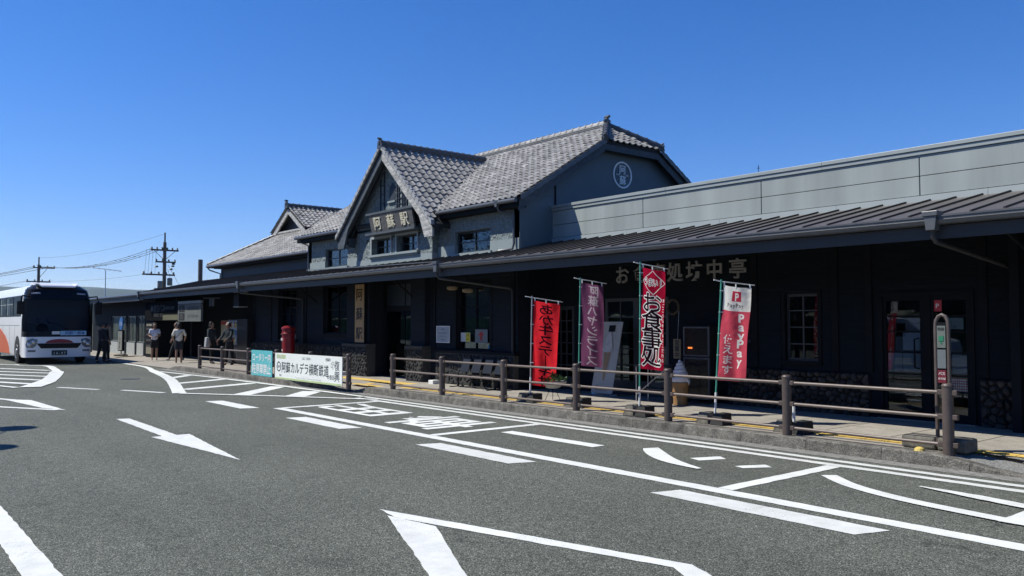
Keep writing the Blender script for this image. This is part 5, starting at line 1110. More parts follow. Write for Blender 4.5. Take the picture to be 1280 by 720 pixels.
C_RED = cloth('flag_red', (.5, .02, .03), .6, (.85, .03, .045)); C_PUR = cloth('flag_purple', (.1, .04, .09), .5, (.2, .07, .15)); C_CRM = cloth('flag_crimson', (.38, .008, .035), .5, (.5, .012, .05)); C_PNK = cloth('flag_pink', (.5, .07, .11), .55, (.75, .1, .15)); C_WHT = cloth('flag_white', (.8, .8, .78), .55, (.85, .84, .8))
T_BLK = cloth('print_black', (.02, .006, .012), .3, (.035, .01, .02)); T_WHT = cloth('print_white', (.85, .85, .83), .6, (.95, .93, .9)); T_DIM = cloth('print_dim', (.4, .36, .4), .5, (.5, .45, .5)); T_PNK = cloth('print_pink', (.5, .04, .08), .5, (.6, .05, .09)); T_GRY = cloth('print_grey', (.45, .4, .42), .5, (.5, .45, .47))
def hdg(deg): a = R(deg); return math.atan2(.639*math.cos(a)+.769*math.sin(a), -.769*math.cos(a)+.639*math.sin(a))
def swell(g_, nu, nv, src, dst, r_, v0=0, v1=1):
    """let dye dst spread r_ cells round every cell dyed src"""
    hit = [(i, j) for j in range(int(v0*nv), int(v1*nv)) for i in range(nu) if g_[j][i] == src]
    for i, j in hit:
        for b_ in range(-r_, r_+1):
            for a_ in range(-r_, r_+1):
                if a_*a_+b_*b_ <= r_*r_+.5 and 0 <= i+a_ < nu and 0 <= j+b_ < nv and g_[j+b_][i+a_] != src: g_[j+b_][i+a_] = dst
def d1(g_, nu, nv, w_, h_): raster(g_, nu, nv, w_, h_, [(c, .5, .085+i*.122, .34, .21) if c != 'ー' else ('｜', .5, .085+i*.122, .24, .2) for i, c in enumerate('あか牛ステーキ丼')], 1, True, 0); swell(g_, nu, nv, 1, 9, 1); [row.__setitem__(k, 1) for row in g_ for k in range(nu) if row[k] == 9]
def d2(g_, nu, nv, w_, h_): raster(g_, nu, nv, w_, h_, [(c, .52, .08+i*.121, .27, .2) for i, c in enumerate('阿蘇ハヤシライス')], 1, True, .012)
def d3(g_, nu, nv, w_, h_):
    for j in range(nv):
        for i in range(nu):
            q = abs((i+.5)/nu-.5)/.47+abs((j+.5)/nv-.13)/.12
            if .965 < q < 1.035: g_[j][i] = 2
    big = [(c, .46, .335+i*.177, .44, .36) for i, c in enumerate('お食事処')]; um = [(c, .21+i*.2, .13, .11, .15) for i, c in enumerate('うまい!')]
    for it in (big, um): raster(g_, nu, nv, w_, h_, it, 1, False, 0)
    swell(g_, nu, nv, 1, 9, 1, .24); [row.__setitem__(k, 1) for row in g_ for k in range(nu) if row[k] == 9]
    swell(g_, nu, nv, 1, 2, 3, .24); swell(g_, nu, nv, 1, 2, 2, 0, .22)
    raster(g_, nu, nv, w_, h_, [(c, .94, .3+i*.05, .055, .07) for i, c in enumerate('まごころ込めて味にこだわる')], 2, False, .01)
def d4(g_, nu, nv, w_, h_):
    for j in range(nv):
        for i in range(nu): u, v = (i+.5)/nu, (j+.5)/nv; g_[j][i] = (3 if .37 < u < .68 and .045 < v < .155 else 0) if v < .255 else 1
    raster(g_, nu, nv, w_, h_, [('P', .53, .102, .16, .16)], 0, False, .03); raster(g_, nu, nv, w_, h_, [(c, .27+i*.09, .195, .085, .09) for i, c in enumerate('PayPay')], 4, False, .01)
    raster(g_, nu, nv, w_, h_, [(c, .69, .325+i*.092, .23, .18) for i, c in enumerate('PayPay')], 2, False, .03); raster(g_, nu, nv, w_, h_, [(c, .3, .56+i*.108, .17, .15) for i, c in enumerate('使えます')], 2, False, .008)
FT = []
t = nobori('banner_flag', 'bright red banner with dark vertical characters seen from behind, leftmost of the four', -12.0, 10.4, 2.14, hdg(66), R(7), .56, 1.62, 0, None, ([C_RED, T_BLK], d1), M_STEEL, 1, .03, .5); weight(t, -12.0, 10.4); FT.append(t)
t = nobori('banner_flag', 'purple banner with pale vertical characters seen from behind', -10.74, 10.45, 2.44, hdg(58), R(6), .5, 1.5, 0, None, ([C_PUR, T_DIM], d2), M_GREENP, 2, .03); weight(t, -10.74, 10.45); FT.append(t)
t = nobori('banner_flag', 'tall crimson banner with large black characters outlined in white', -9.08, 10.22, 2.62, hdg(58), R(6), .5, 1.66, 0, None, ([C_CRM, T_BLK, T_WHT], d3), M_GREENP, 3, .015); weight(t, -9.08, 10.22); FT.append(t)
t = nobori('banner_flag', 'pink banner with white top, square logo and white letters, rightmost of the four', -7.63, 10.25, 2.27, hdg(64), R(4), .54, 1.42, 0, None, ([C_WHT, C_PNK, T_WHT, T_PNK, T_BLK, T_GRY], d4), M_GREENP, 4, .07); weight(t, -7.63, 10.25); FT.append(t)
for t in FT: t['group'] = 'banner flags on poles behind the railing'
t = thing('flag_weight', 'two dark concrete weights holding an empty white pole stub behind the railing post', 'weight', (-6.33, 10.28, .15)); weight(t, -6.33, 10.28); mb = MB(); mb.tube([(-6.33, 10.28, .3), (-6.33, 10.28, .52)], .02, 10); link('pole_stub', mb, M_WHITE, t)
# bus stop frame at the right end of the railing
t = thing('bus_stop', 'slim brown hooped bus stop post with timetable panels at the railing end', 'bus stop', (-4.27, 10.2, .15))
mb = MB(); mb.tube([(-4.36, 10.14, .2), (-4.36, 10.14, 1.62), (-4.355, 10.145, 1.68), (-4.33, 10.15, 1.73), (-4.29, 10.15, 1.75), (-4.25, 10.15, 1.73), (-4.222, 10.145, 1.68), (-4.215, 10.14, 1.62), (-4.215, 10.14, .2)], .022, 12); link('hoop', mb, M_RAIL, t, smooth=True)
for z0, z1, nm, m_ in ((1.36, 1.62, 'timetable_panel', mat('timetable', (.13, .15, .13), .5)), (1.12, 1.34, 'timetable_panel', mat('timetable_blank', (.12, .135, .14), .5)), (.95, 1.1, 'red_panel', mat('panel_red', (.13, .01, .018), .5))):
    mb = MB(); mb.box(-4.335, -4.24, 10.115, 10.135, z0, z1); q = link(nm, mb, m_, t)
    mb = MB()
    if z0 > 1.3: row_text(mb, '阿蘇', facing_front(-4.287, 10.112, 0), 0, 1.58, .04, off=.01); q2 = MB(); q2.box(-4.315, -4.26, 10.11, 10.114, 1.44, 1.5); q2.lathe((-4.287, 10.112, 1.42), [(.012, -.002), (.012, .002)], 8, 'y'); link('bus_symbol', q2, mat('symbol_green', (.02, .18, .09), .5), q); link('lettering', mb, M_INK, q, fixn=False)
    elif z0 < 1: row_text(mb, 'バス', facing_front(-4.287, 10.112, 0), 0, 1.06, .04, off=.01); row_text(mb, 'のりば', facing_front(-4.287, 10.112, 0), 0, 1.0, .03, off=.01); link('lettering', mb, M_WHITE, q, fixn=False)
mb = MB(); mb.box(-4.345, -4.23, 10.135, 10.15, .92, 1.66); link('backing', mb, M_DARKT, t)
t2 = thing('concrete_weight', 'worn dark rectangular concrete weight at the foot of the bus stop post', 'weight', (-4.3, 10.3, .15)); mb = MB(); mb.box(-4.78, -4.38, 10.1, 10.42, .15, .3); mb.box(-4.36, -4.02, 10.1, 10.42, .15, .31); link('block', mb, M_CONC, t2, bevel=.03)
mb = MB(); mb.lathe((-4.5, 9.97, .15), [(.06, 0), (.05, .03), (.02, .045)], 12); tag(link('kerb_reflector', mb, mat('reflector', (.6, .45, .12), .4)), 'small yellow and white reflector on the kerb beside the last railing post', 'reflector')

# ------------------------------------------------------------------ the coach
BUS = thing('tour_bus', 'white and orange tour coach with black windscreen surround, doors open at the kerb', 'bus', (-42, 7.35, 0))
BX, BY0, BY1 = -37.6, 6.12, 8.58; BC = (BY0+BY1)/2
M_BW = mat('bus_white', (.8, .8, .81), .25, .03, 1); M_BB = mat('bus_black', (.006, .006, .008), .3, .05, 1, spec=.22); M_BO = mat('bus_orange', (.6, .1, .02), .3, .03, 1); M_TYRE = mat('tyre', (.015, .015, .016), .8)
M_BLUEP = mat('board_blue', (.3, .5, .65), .5)
def bus_ring(x, top, bot=.3, ins=0, fl=0):
    """cross-section of the body at x"""
    hw = (BY1-BY0)/2-ins; P = [(-hw+.04, bot), (-hw, bot+.1), (-hw, 1.9), (-hw+.06, top-.32), (-hw+.16, top-.1), (-hw+.4, top), (0, top+.02), (hw-.4, top), (hw-.16, top-.1), (hw-.06, top-.32), (hw, 1.9), (hw, bot+.1), (hw-.04, bot)]
    return [(x, BC+y, z) for y, z in P]
def skin(mb, rings, closed_ends=True):
    n = len(rings[0]); vs = [p for r_ in rings for p in r_]; fs = []
    for i in range(len(rings)-1):
        for k in range(n): fs.append((i*n+k, i*n+(k+1) % n, (i+1)*n+(k+1) % n, (i+1)*n+k))
    if closed_ends: fs += [tuple(range(n))[::-1], tuple((len(rings)-1)*n+k for k in range(n))]
    return mb.add(vs, fs)
mb = MB(); rg_ = [bus_ring(BX-11.5, 3.1), bus_ring(BX-11.3, 3.2), bus_ring(BX-1.2, 3.2), bus_ring(BX-.75, 3.19)]; skin(mb, rg_); body = link('body', mb, M_BW, BUS, smooth=True)
# nose: lower white bumper, upper black shell with a big screen
def nose(z0, z1, m, name, x_of, steps=5, ins_of=lambda z: 0, thick=False):
    mb = MB(); rings = []; N = 14
    for j in range(steps+1):
        z = z0+(z1-z0)*j/steps; xf = x_of(z); hw = (BY1-BY0)/2-ins_of(z); row = []
        for k in range(N+1):
            t = -1+2*k/N; y = hw*math.copysign(abs(math.sin(t*math.pi/2))**.8, t); dx = .55*(1-math.sqrt(max(0, 1-abs(t)**4.0*.96))); row.append((xf-dx, BC+y, z))
        row = [(BX-.8, BC-hw, z)]+row+[(BX-.8, BC+hw, z)]; rings.append(row)
    n = len(rings[0]); mb.add([p for r_ in rings for p in r_], [(j*n+k, j*n+k+1, (j+1)*n+k+1, (j+1)*n+k) for j in range(steps) for k in range(n-1)]+[tuple(range(n))[::-1], tuple(steps*n+k for k in range(n))]); return link(name, mb, m, BUS, smooth=True)
nose(.28, 1.1, M_BW, 'bumper', lambda z: BX+.02*math.sin((z-.28)*3.4), 5, lambda z: .03*(.6-min(.6, z)))
nose(1.102, 1.32, M_BB, 'lower_mask', lambda z: BX-.02-(z-1.1)*.1, 2)
ws = nose(1.32, 2.62, glass('windscreen_glass', (.17, .19, .22), k=.14), 'windscreen', lambda z: BX-.045-(z-1.32)*.12, 5, lambda z: .0+.05*max(0, z-1.9))
cap = nose(2.621, 3.02, M_BB, 'upper_mask', lambda z: BX-.2-(z-2.62)*.45, 4, lambda z: .035+.3*max(0, z-2.62)**1.5)
nose(3.02, 3.2, M_BB, 'roof_mask', lambda z: BX-.38-(z-3.02)*1.6, 2, lambda z: .14+1.2*(z-3.02))
mb = MB(); mb.prism([(BX-.32, BC-.62, 3.1), (BX-.32, BC+.62, 3.1), (BX-.5, BC+.75, 3.24), (BX-1.9, BC+.8, 3.28), (BX-1.9, BC-.8, 3.28), (BX-.5, BC-.75, 3.24)], (0, 0, .07)); link('roof_fairing', mb, M_BW, BUS, bevel=.03)
def nose_x(y, z, xf):                                   # where the nose surface lies at (y, z)
    t = 2/math.pi*math.asin(min(1, (abs(y-BC)/((BY1-BY0)/2))**1.25)); return xf-.55*(1-math.sqrt(max(0, 1-t**4*.96)))
def nose_patch(name, outline, m, xf, lift=.012, parent=None, th=.03, shr=0):
    n = len(outline); mb = MB(); c_ = (sum(p[0] for p in outline)/n, sum(p[1] for p in outline)/n); ring = [(nose_x(y, z, xf(z))+lift, y, z) for y, z in outline]; back = [(p[0]-th, p[1], p[2]) for p in ring]
    mb.add(ring+back+[(nose_x(*c_, xf(c_[1]))+lift*1.6, *c_)], [(k, (k+1) % n, 2*n) for k in range(n)]+[(k, n+k, n+(k+1) % n, (k+1) % n) for k in range(n)]); return link(name, mb, m, parent or BUS)
xlo = lambda z: BX+.02*math.sin((z-.28)*3.4); xup = lambda z: BX-.2-(z-2.62)*.45
for s_ in (-1, 1):
    nose_patch('marker_lamp', [(BC+s_*y, z) for y, z in ((.66, 2.84), (.98, 2.82), (1.0, 2.88), (.68, 2.9))], mat('marker', (.35, .35, .36), .3), xup)
    hl = nose_patch('headlight', [(BC+s_*y, z) for y, z in ((.78, 1.0), (.98, 1.05), (1.14, .98), (1.19, .8), (1.16, .68), (.95, .66), (.84, .74))], mat('lamp_glass', (.16, .17, .18), .12), xlo)
    for yy, zz in ((.93, .9), (1.06, .8)): x_ = nose_x(BC+s_*yy, zz, xlo(zz)); mb = MB(); mb.lathe((x_+.02, BC+s_*yy, zz), [(.08, -.02), (.08, .02), (.05, .035)], 14, 'x'); link('reflector', mb, mat('lamp_reflector', (.5, .5, .52), .1, metal=.6), hl, smooth=True)
    nose_patch('fog_lamp', [(BC+s_*y, z) for y, z in ((.85, .5), (1.12, .5), (1.12, .58), (.85, .58))], mat('lamp_glass', None), xlo)
mb = MB(); mb.prism([(BX+.015, BC-.82, .84), (BX+.015, BC+.82, .84), (BX+.015, BC+.66, .64), (BX+.015, BC-.66, .64)], (.025, 0, 0)); link('grille', mb, M_BB, BUS)
mb = MB(); mb.prism([(BX+.012, BC+.5*math.cos(a*math.pi/12), .85+.16*math.sin(a*math.pi/12)) for a in range(13)], (.015, 0, 0)); link('red_crest', mb, mat('crest_red', (.25, .02, .03), .4), BUS)
mb = MB(); mb.box(BX+.02, BX+.045, BC-.28, BC+.28, .36, .56); pl_ = link('number_plate', mb, mat('plate_dark', (.02, .035, .03), .5), BUS); mb = MB(); row_text(mb, '14-97', lambda u, v, d: (BX+.048, BC+u, v), 0, .44, .15, .13, pitch=.095, off=.01); link('lettering', mb, M_WHITE, pl_, fixn=False)
mb = MB(); mb.prism([(BX+.01, BC+.02, 1.16), (BX+.01, BC+.98, 1.16), (BX+.01, BC+.98, 1.34), (BX+.01, BC+.02, 1.34)], (.02, 0, 0)); db = link('destination_board', mb, M_BLUEP, BUS, bevel=.005); mb = MB(); row_text(mb, '阿蘇・熊本', lambda u, v, d: (BX+.033, BC+.56+u, v), 0, 1.25, .15, .15, off=.01); link('lettering', mb, mat('print_blue', (.03, .08, .3), .5), db, fixn=False)
mb = MB(); mb.box(BX-.02, BX+.02, BC-.28, BC+0.0, 1.2, 1.32); link('white_card', mb, M_WHITE, BUS)
# side windows on the near side, pillars, luggage joints, orange swoosh
for i in range(6):
    x1 = BX-1.0-i*1.68; x0 = x1-1.6
    mb = MB(); mb.box(x0, x1, BY0-.012, BY0+.02, 1.92, 2.78); wd = link('side_window', mb, M_BB, BUS, bevel=.02)
    mb = MB(); mb.box(x0+.05, x1-.05, BY0-.018, BY0-.012, 1.97, 2.73); link('pane', mb, mat('bus_pane', (.03, .04, .05), .06), wd)
    if i: mb = MB(); mb.box(x0+.05, x1-.05, BY0-.03, BY0-.018, 2.42, 2.46); mb.box((x0+x1)/2-.02, (x0+x1)/2+.02, BY0-.03, BY0-.018, 1.97, 2.73); link('window_bar', mb, mat('bar_grey', (.25, .27, .28), .4), wd)
    if i: mb = MB(); mb.box(x0+.1, x0+.42, BY0-.022, BY0-.018, 1.98, 2.7); link('curtain', mb, mat('curtain_grey', (.1, .15, .17), .7), wd)
for x in (-39.9, -41.2, -42.9, -44.5): mb = MB(); mb.box(x, x+.012, BY0-.004, BY0+.01, .42, 1.55); link('panel_joint', mb, mat('joint', (.15, .15, .15), .5), BUS)
mb = MB(); mb.box(BX-9, BX-1.2, BY0-.004, BY0+.01, 1.55, 1.565); link('panel_joint', mb, mat('joint', None), BUS)
mb = MB(); pts = [(-41.0, .36), (-41.2, .6), (-41.55, .85), (-42.2, 1.1), (-43.5, 1.4), (-46, 1.5), (-46, .36)]; mb.prism([(x, BY0-.006, z) for x, z in pts], (0, .01, 0)); link('orange_stripe', mb, M_BO, BUS)
def wheel(x, y, side):
    mb = MB(); mb.lathe((x, y, .5), [(.3, -.14), (.46, -.14), (.5, -.1), (.5, .1), (.46, .14), (.3, .14)], 28, 'y'); w_ = link('wheel', mb, M_TYRE, BUS, smooth=True)
    mb = MB(); s_ = -1 if side < 0 else 1; mb.lathe((x, y+s_*.1, .5), [(.3, 0), (.28, s_*.05), (.16, -s_*.02), (.1, s_*.06), (.02, s_*.07)], 20, 'y'); r_ = link('rim', mb, mat('rim', (.3, .3, .31), .35, metal=.3), w_, smooth=True)
    for k in range(8): a = k*math.pi/4; mb = MB(); mb.lathe((x+.21*math.cos(a), y+s_*.12, .5+.21*math.sin(a)), [(.018, -.02), (.018, .03)], 6, 'y'); (link('wheel_nut', mb, M_STEEL, w_) if k < 8 else None)
for x in (-39.25, -45.5):
    mb = MB(); mb.lathe((x, BY0+.0, .55), [(.58, -.008), (.58, .1)], 24, 'y'); link('wheel_arch', mb, M_BB, BUS); wheel(x, BY0+.12, -1); wheel(x, BY1-.12, 1)
# mirrors
for s_ in (-1, 1):
    y = BC+s_*1.42; mb = MB(); mb.tube([(BX-.25, BC+s_*1.05, 2.72), (BX+.05, BC+s_*1.35, 2.75), (BX+.08, y, 2.5)], .03, 8); ma = link('mirror_arm', mb, M_BB, BUS, smooth=True)
    mb = MB(); mb.box(BX+.02, BX+.14, y-.13, y+.13, 2.0, 2.52); link('mirror_housing', mb, M_BB, ma, bevel=.03); mb = MB(); mb.box(BX+.0, BX+.02, y-.1, y+.1, 2.05, 2.46); link('mirror_glass', mb, M_STEEL, ma)
for s_ in (-.5, .35): mb = MB(); mb.tube([(BX+.0, BC+s_, 1.34), (BX-.08, BC+s_-.45, 1.62), (BX-.1, BC+s_-.75, 1.68)], .011, 5); link('wiper', mb, M_BB, BUS)
# inside: dash, seats, steering wheel
mb = MB(); mb.box(BX-.75, BX-.2, BY0+.15, BY1-.15, .9, 1.3); link('dashboard', mb, mat('dash', (.015, .015, .017), .8), BUS)
mb = MB(); mb.lathe((BX-.72, BY0+.72, 1.42), [(.2, -.012), (.22, 0), (.2, .012), (.19, 0)], 20, 'x'); link('steering_wheel', mb, M_BB, BUS)
for i in range(1):
    for y in (BY0+.7, BY0+1.7): mb = MB(); mb.box(BX-1.32, BX-1.24, y-.25, y+.25, 1.25, 2.05); link('seat', mb, mat('seat_cloth', (.03, .05, .1), .8), BUS, bevel=.03)
# front door folded open on the kerb side
mb = MB(); mb.box(BX-1.1, BX-.32, BY1+.02, BY1+.06, .45, 2.5); dl_ = link('door', mb, M_BB, BUS, bevel=.01); mb = MB(); mb.box(BX-1.0, BX-.42, BY1+.06, BY1+.066, 1.2, 2.35); link('pane', mb, M_GLASS, dl_)

# ------------------------------------------------------------------ people
def skinned(name, nodes, edges, m, parent, sub=2, smooth=True):
    me = bpy.data.meshes.new(name); me.from_pydata([n[0] for n in nodes], edges, []); o = bpy.data.objects.new(name, me); C.objects.link(o)
    sk = o.modifiers.new('s', 'SKIN'); sk.use_smooth_shade = True
    for i, n in enumerate(nodes): v = me.skin_vertices[0].data[i]; v.radius = (n[1], n[1] if len(n) < 3 else n[2]); v.use_root = (i == 0)
    ss = o.modifiers.new('u', 'SUBSURF'); ss.levels = sub; ss.render_levels = sub
    dg = bpy.context.evaluated_depsgraph_get(); m2 = bpy.data.meshes.new_from_object(o.evaluated_get(dg)); bpy.data.objects.remove(o); m2.materials.clear(); m2.materials.append(m)
    r_ = bpy.data.objects.new(name, m2); C.objects.link(r_); r_.parent = parent; return r_
def person(label, loc, rz, H=1.58, top=None, bottom=None, sleeves=.45, legs='short', la=(0, .25, 0), ra=(0, .25, 0), le=(0, .1, .1), re_=(0, .1, .1), stride=.0, hair=.0, shoes=None, skinm=None, seated=False, lean=0, tilt=0, group='people waiting under the far canopy'):
    """facing local -y; la/ra = direction of the upper arms, le/re_ = of the forearms (x outward, y forward, z up)"""
    t = thing('person', label, 'person', loc, rz, group); s = H/1.6; V = lambda x, y, z: Vector((x, y-lean*max(0, z-.85), z))*s
    sm = skinm or M_SKIN; top = top or M_WHITE; bottom = bottom or M_INK
    hipz = .84; pel = V(0, 0, .88)
    nodes = [(pel, .125*s, .095*s), (V(0, 0, 1.05), .115*s, .085*s), (V(0, 0, 1.22), .135*s, .09*s), (V(0, 0, 1.32), .1*s, .075*s), (V(0, -.01, 1.385), .045*s), (V(0, -.02+tilt*-.04, 1.45), .07*s, .075*s), (V(0, -.025+tilt*-.05, 1.53), .078*s, .088*s), (V(0, -.015, 1.585), .045*s)]
    edges = [(0, 1), (1, 2), (2, 3), (3, 4), (4, 5), (5, 6), (6, 7)]
    def add(p, r_, par, r2=None): nodes.append((p, r_, r2 or r_)); edges.append((par, len(nodes)-1)); return len(nodes)-1
    legpts = {}
    for sx, st in ((-1, stride), (1, -stride)):
        hp = V(sx*.085, 0, .8)
        if seated: kn = V(sx*.12, -.4, .8); an = V(sx*.13, -.42, .42); 
        else: kn = V(sx*.09, -st*.45-.015, .46); an = V(sx*.095, -st*.9+abs(st)*.1, .09)
        a = add(hp, .078*s, 0); b = add(kn, .052*s, a); c_ = add((kn+an)*.5+V(0, .015, 0), .05*s, b); d_ = add(an, .033*s, c_); e = add(an+V(0, -.06, -.045), .034*s, d_); add(an+V(0, -.15, -.06), .026*s, e); legpts[sx] = (hp, kn, an)
    arms = {}
    for sx, A, E in ((-1, la, le), (1, ra, re_)):
        sh_ = V(sx*.165, 0, 1.32); dA = Vector((sx*(A[0]+.12), -A[1], -1+A[2])).normalized(); el = sh_+dA*.26*s; dE = Vector((sx*E[0], -E[1], -1+E[2])).normalized(); wr_ = el+dE*.22*s; pm_ = wr_+dE*.06*s
        a = add(sh_, .052*s, 3); b = add(el, .038*s, a); c_ = add(wr_, .026*s, b); d_ = add(pm_, .032*s, c_, .018*s)
        side = dE.cross(Vector((1, 0, 0))).normalized() if abs(dE.x) < .9 else Vector((0, 1, 0))
        for q in range(4): base = pm_+dE*.035*s+side*(q-1.5)*.017*s; L = (.05, .06, .056, .044)[q]*s; f0 = add(base, .008*s, d_); f1 = add(base+dE*L*.55, .008*s, f0); add(base+dE*L+Vector((0, -.012, 0))*s, .0065*s, f1)
        th = add(wr_+dE*.03*s+side*.032*s, .01*s, c_); add(wr_+dE*.07*s+side*.048*s, .008*s, th); arms[sx] = (sh_, el, wr_, dE)
    skinned('body', nodes, edges, sm, t, 2)
    # clothes: shells over the trunk, sleeves, shorts or trousers
    n2 = [(V(0, 0, .77), .15*s, .115*s), (V(0, 0, 1.02), .142*s, .108*s), (V(0, 0, 1.2), .155*s, .112*s), (V(0, 0, 1.31), .125*s, .09*s), (V(0, -.0, 1.365), .06*s)]; e2 = [(0, 1), (1, 2), (2, 3), (3, 4)]
    for sx in (-1, 1):
        sh_, el, wr_, dE = arms[sx]; n2.append((sh_, .066*s, .066*s)); e2.append((3, len(n2)-1)); k = min(1, sleeves*1.6); n2.append((sh_.lerp(el, k), .058*s, .058*s)); e2.append((len(n2)-2, len(n2)-1))
        if sleeves > .7: n2.append((el.lerp(wr_, .9), .042*s, .042*s)); e2.append((len(n2)-2, len(n2)-1))
    skinned('shirt', n2, e2, top, t, 2)
    n3 = [(V(0, 0, .98), .13*s, .1*s), (V(0, 0, .85), .146*s, .11*s)]; e3 = [(0, 1)]
    for sx in (-1, 1):
        hp, kn, an = legpts[sx]; n3.append((hp, .095*s, .098*s)); e3.append((1, len(n3)-1)); i0 = len(n3)-1
        if legs == 'short': n3.append((hp.lerp(kn, .85), .085*s, .085*s)); e3.append((i0, len(n3)-1))
        else: n3.append((kn, .07*s, .07*s)); e3.append((i0, len(n3)-1)); n3.append((an+V(0, 0, .0), .055*s, .055*s)); e3.append((len(n3)-2, len(n3)-1))
    skinned('shorts' if legs == 'short' else 'trousers', n3, e3, bottom, t, 2)
    for sx in (-1, 1):
        an = legpts[sx][2]; skinned('shoe', [(an+V(0, .015, -.05), .042*s), (an+V(0, -.06, -.052), .046*s, .04*s), (an+V(0, -.15, -.062), .036*s, .028*s)], [(0, 1), (1, 2)], shoes or M_INK, t, 1)
    hy = tilt*-.05
    skinned('hair', [(V(0, -.03+hy, 1.6), .09*s, .07*s), (V(0, .0+hy, 1.585), .1*s, .108*s), (V(0, .03+hy, 1.52), .1*s, .098*s), (V(0, .05+hy, 1.44-hair), (.075+hair*.2)*s, .06*s)], [(0, 1), (1, 2), (2, 3)], M_HAIR, t, 2)
    for sx in (-1, 1):
        mb = MB(); c_ = V(sx*.03, -.098+hy, 1.5); mb.lathe(c_, [(.0045*s, -.004), (.009*s, 0), (.0045*s, .004)], 8, 'y'); link('eye', mb, M_INK, t, local=True); mb = MB(); c_ = V(sx*.085, -.01+hy, 1.485); mb.lathe(c_, [(.008*s, -.012), (.02*s, 0), (.008*s, .012)], 8, 'x'); link('ear', mb, sm, t, local=True, smooth=True)
    mb = MB(); c_ = V(0, -.1+hy, 1.475); mb.prism([c_+Vector((-.01, 0, -.012))*s, c_+Vector((.01, 0, -.012))*s, c_+Vector((0, .004, .03))*s], (0, -.016*s, -.004)); link('nose', mb, sm, t, local=True, bevel=.002)
    mb = MB(); c_ = V(0, -.097+hy, 1.437); mb.box(c_.x-.02*s, c_.x+.02*s, c_.y-.004, c_.y+.004, c_.z-.003, c_.z+.003); link('mouth', mb, mat('lips', (.25, .09, .08), .5), t, local=True)
    return t, arms
CL_W = mat('shirt_white', (.55, .58, .66), .85, .05); CL_C = mat('blouse_cream', (.72, .67, .56), .85, .05); CL_G = mat('shirt_grey', (.03, .038, .042), .9); CL_N = mat('cloth_navy', (.012, .014, .022), .9); CL_K = mat('cloth_black', (.008, .008, .01), .9); SH_W = mat('shoe_white', (.5, .5, .48), .7)
CAMDIR = lambda x, y: math.atan2(-x, -(-y))            # unused heading helper
def face(x, y, d=0): return math.atan2(0-x, y-0)*1.0+d     # turns local -y towards the camera
p1, ar = person('person in white T-shirt and black shorts looking down at a phone', (-35.6, 10.45, .13), math.atan2(35.6, 10.45), 1.5, CL_W, CL_K, .45, 'short', (.1, .15, 0), (.1, .25, 0), (-.5, .8, .75), (-.6, .8, .85), .06, 0, SH_W)
mb = MB(); h_ = ar[1][2]; mb.box(h_.x-.09, h_.x-.02, h_.y-.07, h_.y-.06, h_.z-.02, h_.z+.12); link('phone', mb, M_STEEL, p1, local=True)
p3, ar = person('person in cream blouse and dark shorts seen from behind with a strap across the back', (-32.7, 10.5, .13), math.atan2(32.7, 10.5)+math.pi, 1.5, CL_C, CL_N, .6, 'short', (.25, .1, 0), (.25, .1, 0), (-.1, .6, .6), (-.1, .6, .6), .02, .05, M_INK)
mb = MB(); mb.tube([(-.15, .03, 1.24), (-.05, .13, 1.15), (.1, .14, .98), (.17, .06, .88)], .012, 6); link('strap', mb, M_INK, p3, local=True)
person('person in dark clothes stepping forward with one pale shoe, behind the two in light shirts', (-34.6, 11.0, .15), math.atan2(34.7, 11)-1.3, 1.52, CL_K, CL_K, .8, 'long', (.1, .2, 0), (.1, .3, 0), (0, .3, .2), (0, .5, .3), .3, .04, SH_W)
p4, ar = person('person in dark clothes carrying a white bag at the railing end', (-30.9, 11.1, .15), math.atan2(30.9, 11.1)+.9, 1.52, CL_G, CL_K, .8, 'long', (.1, .1, 0), (.2, .1, 0), (0, .3, .1), (0, .2, .1), .12, .08, M_INK)
mb = MB(); mb.prism([(-.42, -.1, .62), (-.2, -.1, .62), (-.24, -.1, .98), (-.38, -.1, .98)], (0, .1, 0)); link('white_bag', mb, SH_W, p4, local=True, bevel=.02)
person('person in grey top bending slightly beside the vending machines', (-29.5, 11.25, .15), math.atan2(29.5, 11.25)-.7, 1.5, CL_G, CL_K, .8, 'long', (.1, .4, 0), (.1, .5, 0), (0, .8, .5), (-.2, .8, .5), .1, .02, M_INK, lean=.15)
person('person in dark clothes waiting beside the open coach door', (-38.0, 9.2, .02), math.atan2(38, 9.3)+1.7, 1.6, CL_K, CL_N, .9, 'long', (.1, .1, 0), (.1, .1, 0), (0, .3, .1), (0, .3, .1), .1, 0, M_INK)
person('second person in black boarding, nearest the coach front corner', (-37.3, 8.85, .02), math.atan2(37.2, 9.05)+2.0, 1.62, CL_N, CL_K, .9, 'long', (.1, .2, 0), (.1, .1, 0), (0, .5, .3), (0, .3, .1), .16, 0, M_INK)
person('driver in pale shirt seated behind the coach windscreen', (-38.45, 6.85, .62), math.pi/2, 1.55, CL_W, CL_K, .8, 'long', (.05, .6, .3), (.05, .6, .3), (-.1, 1, .8), (-.1, 1, .8), 0, 0, M_INK, seated=True, group='coach crew')

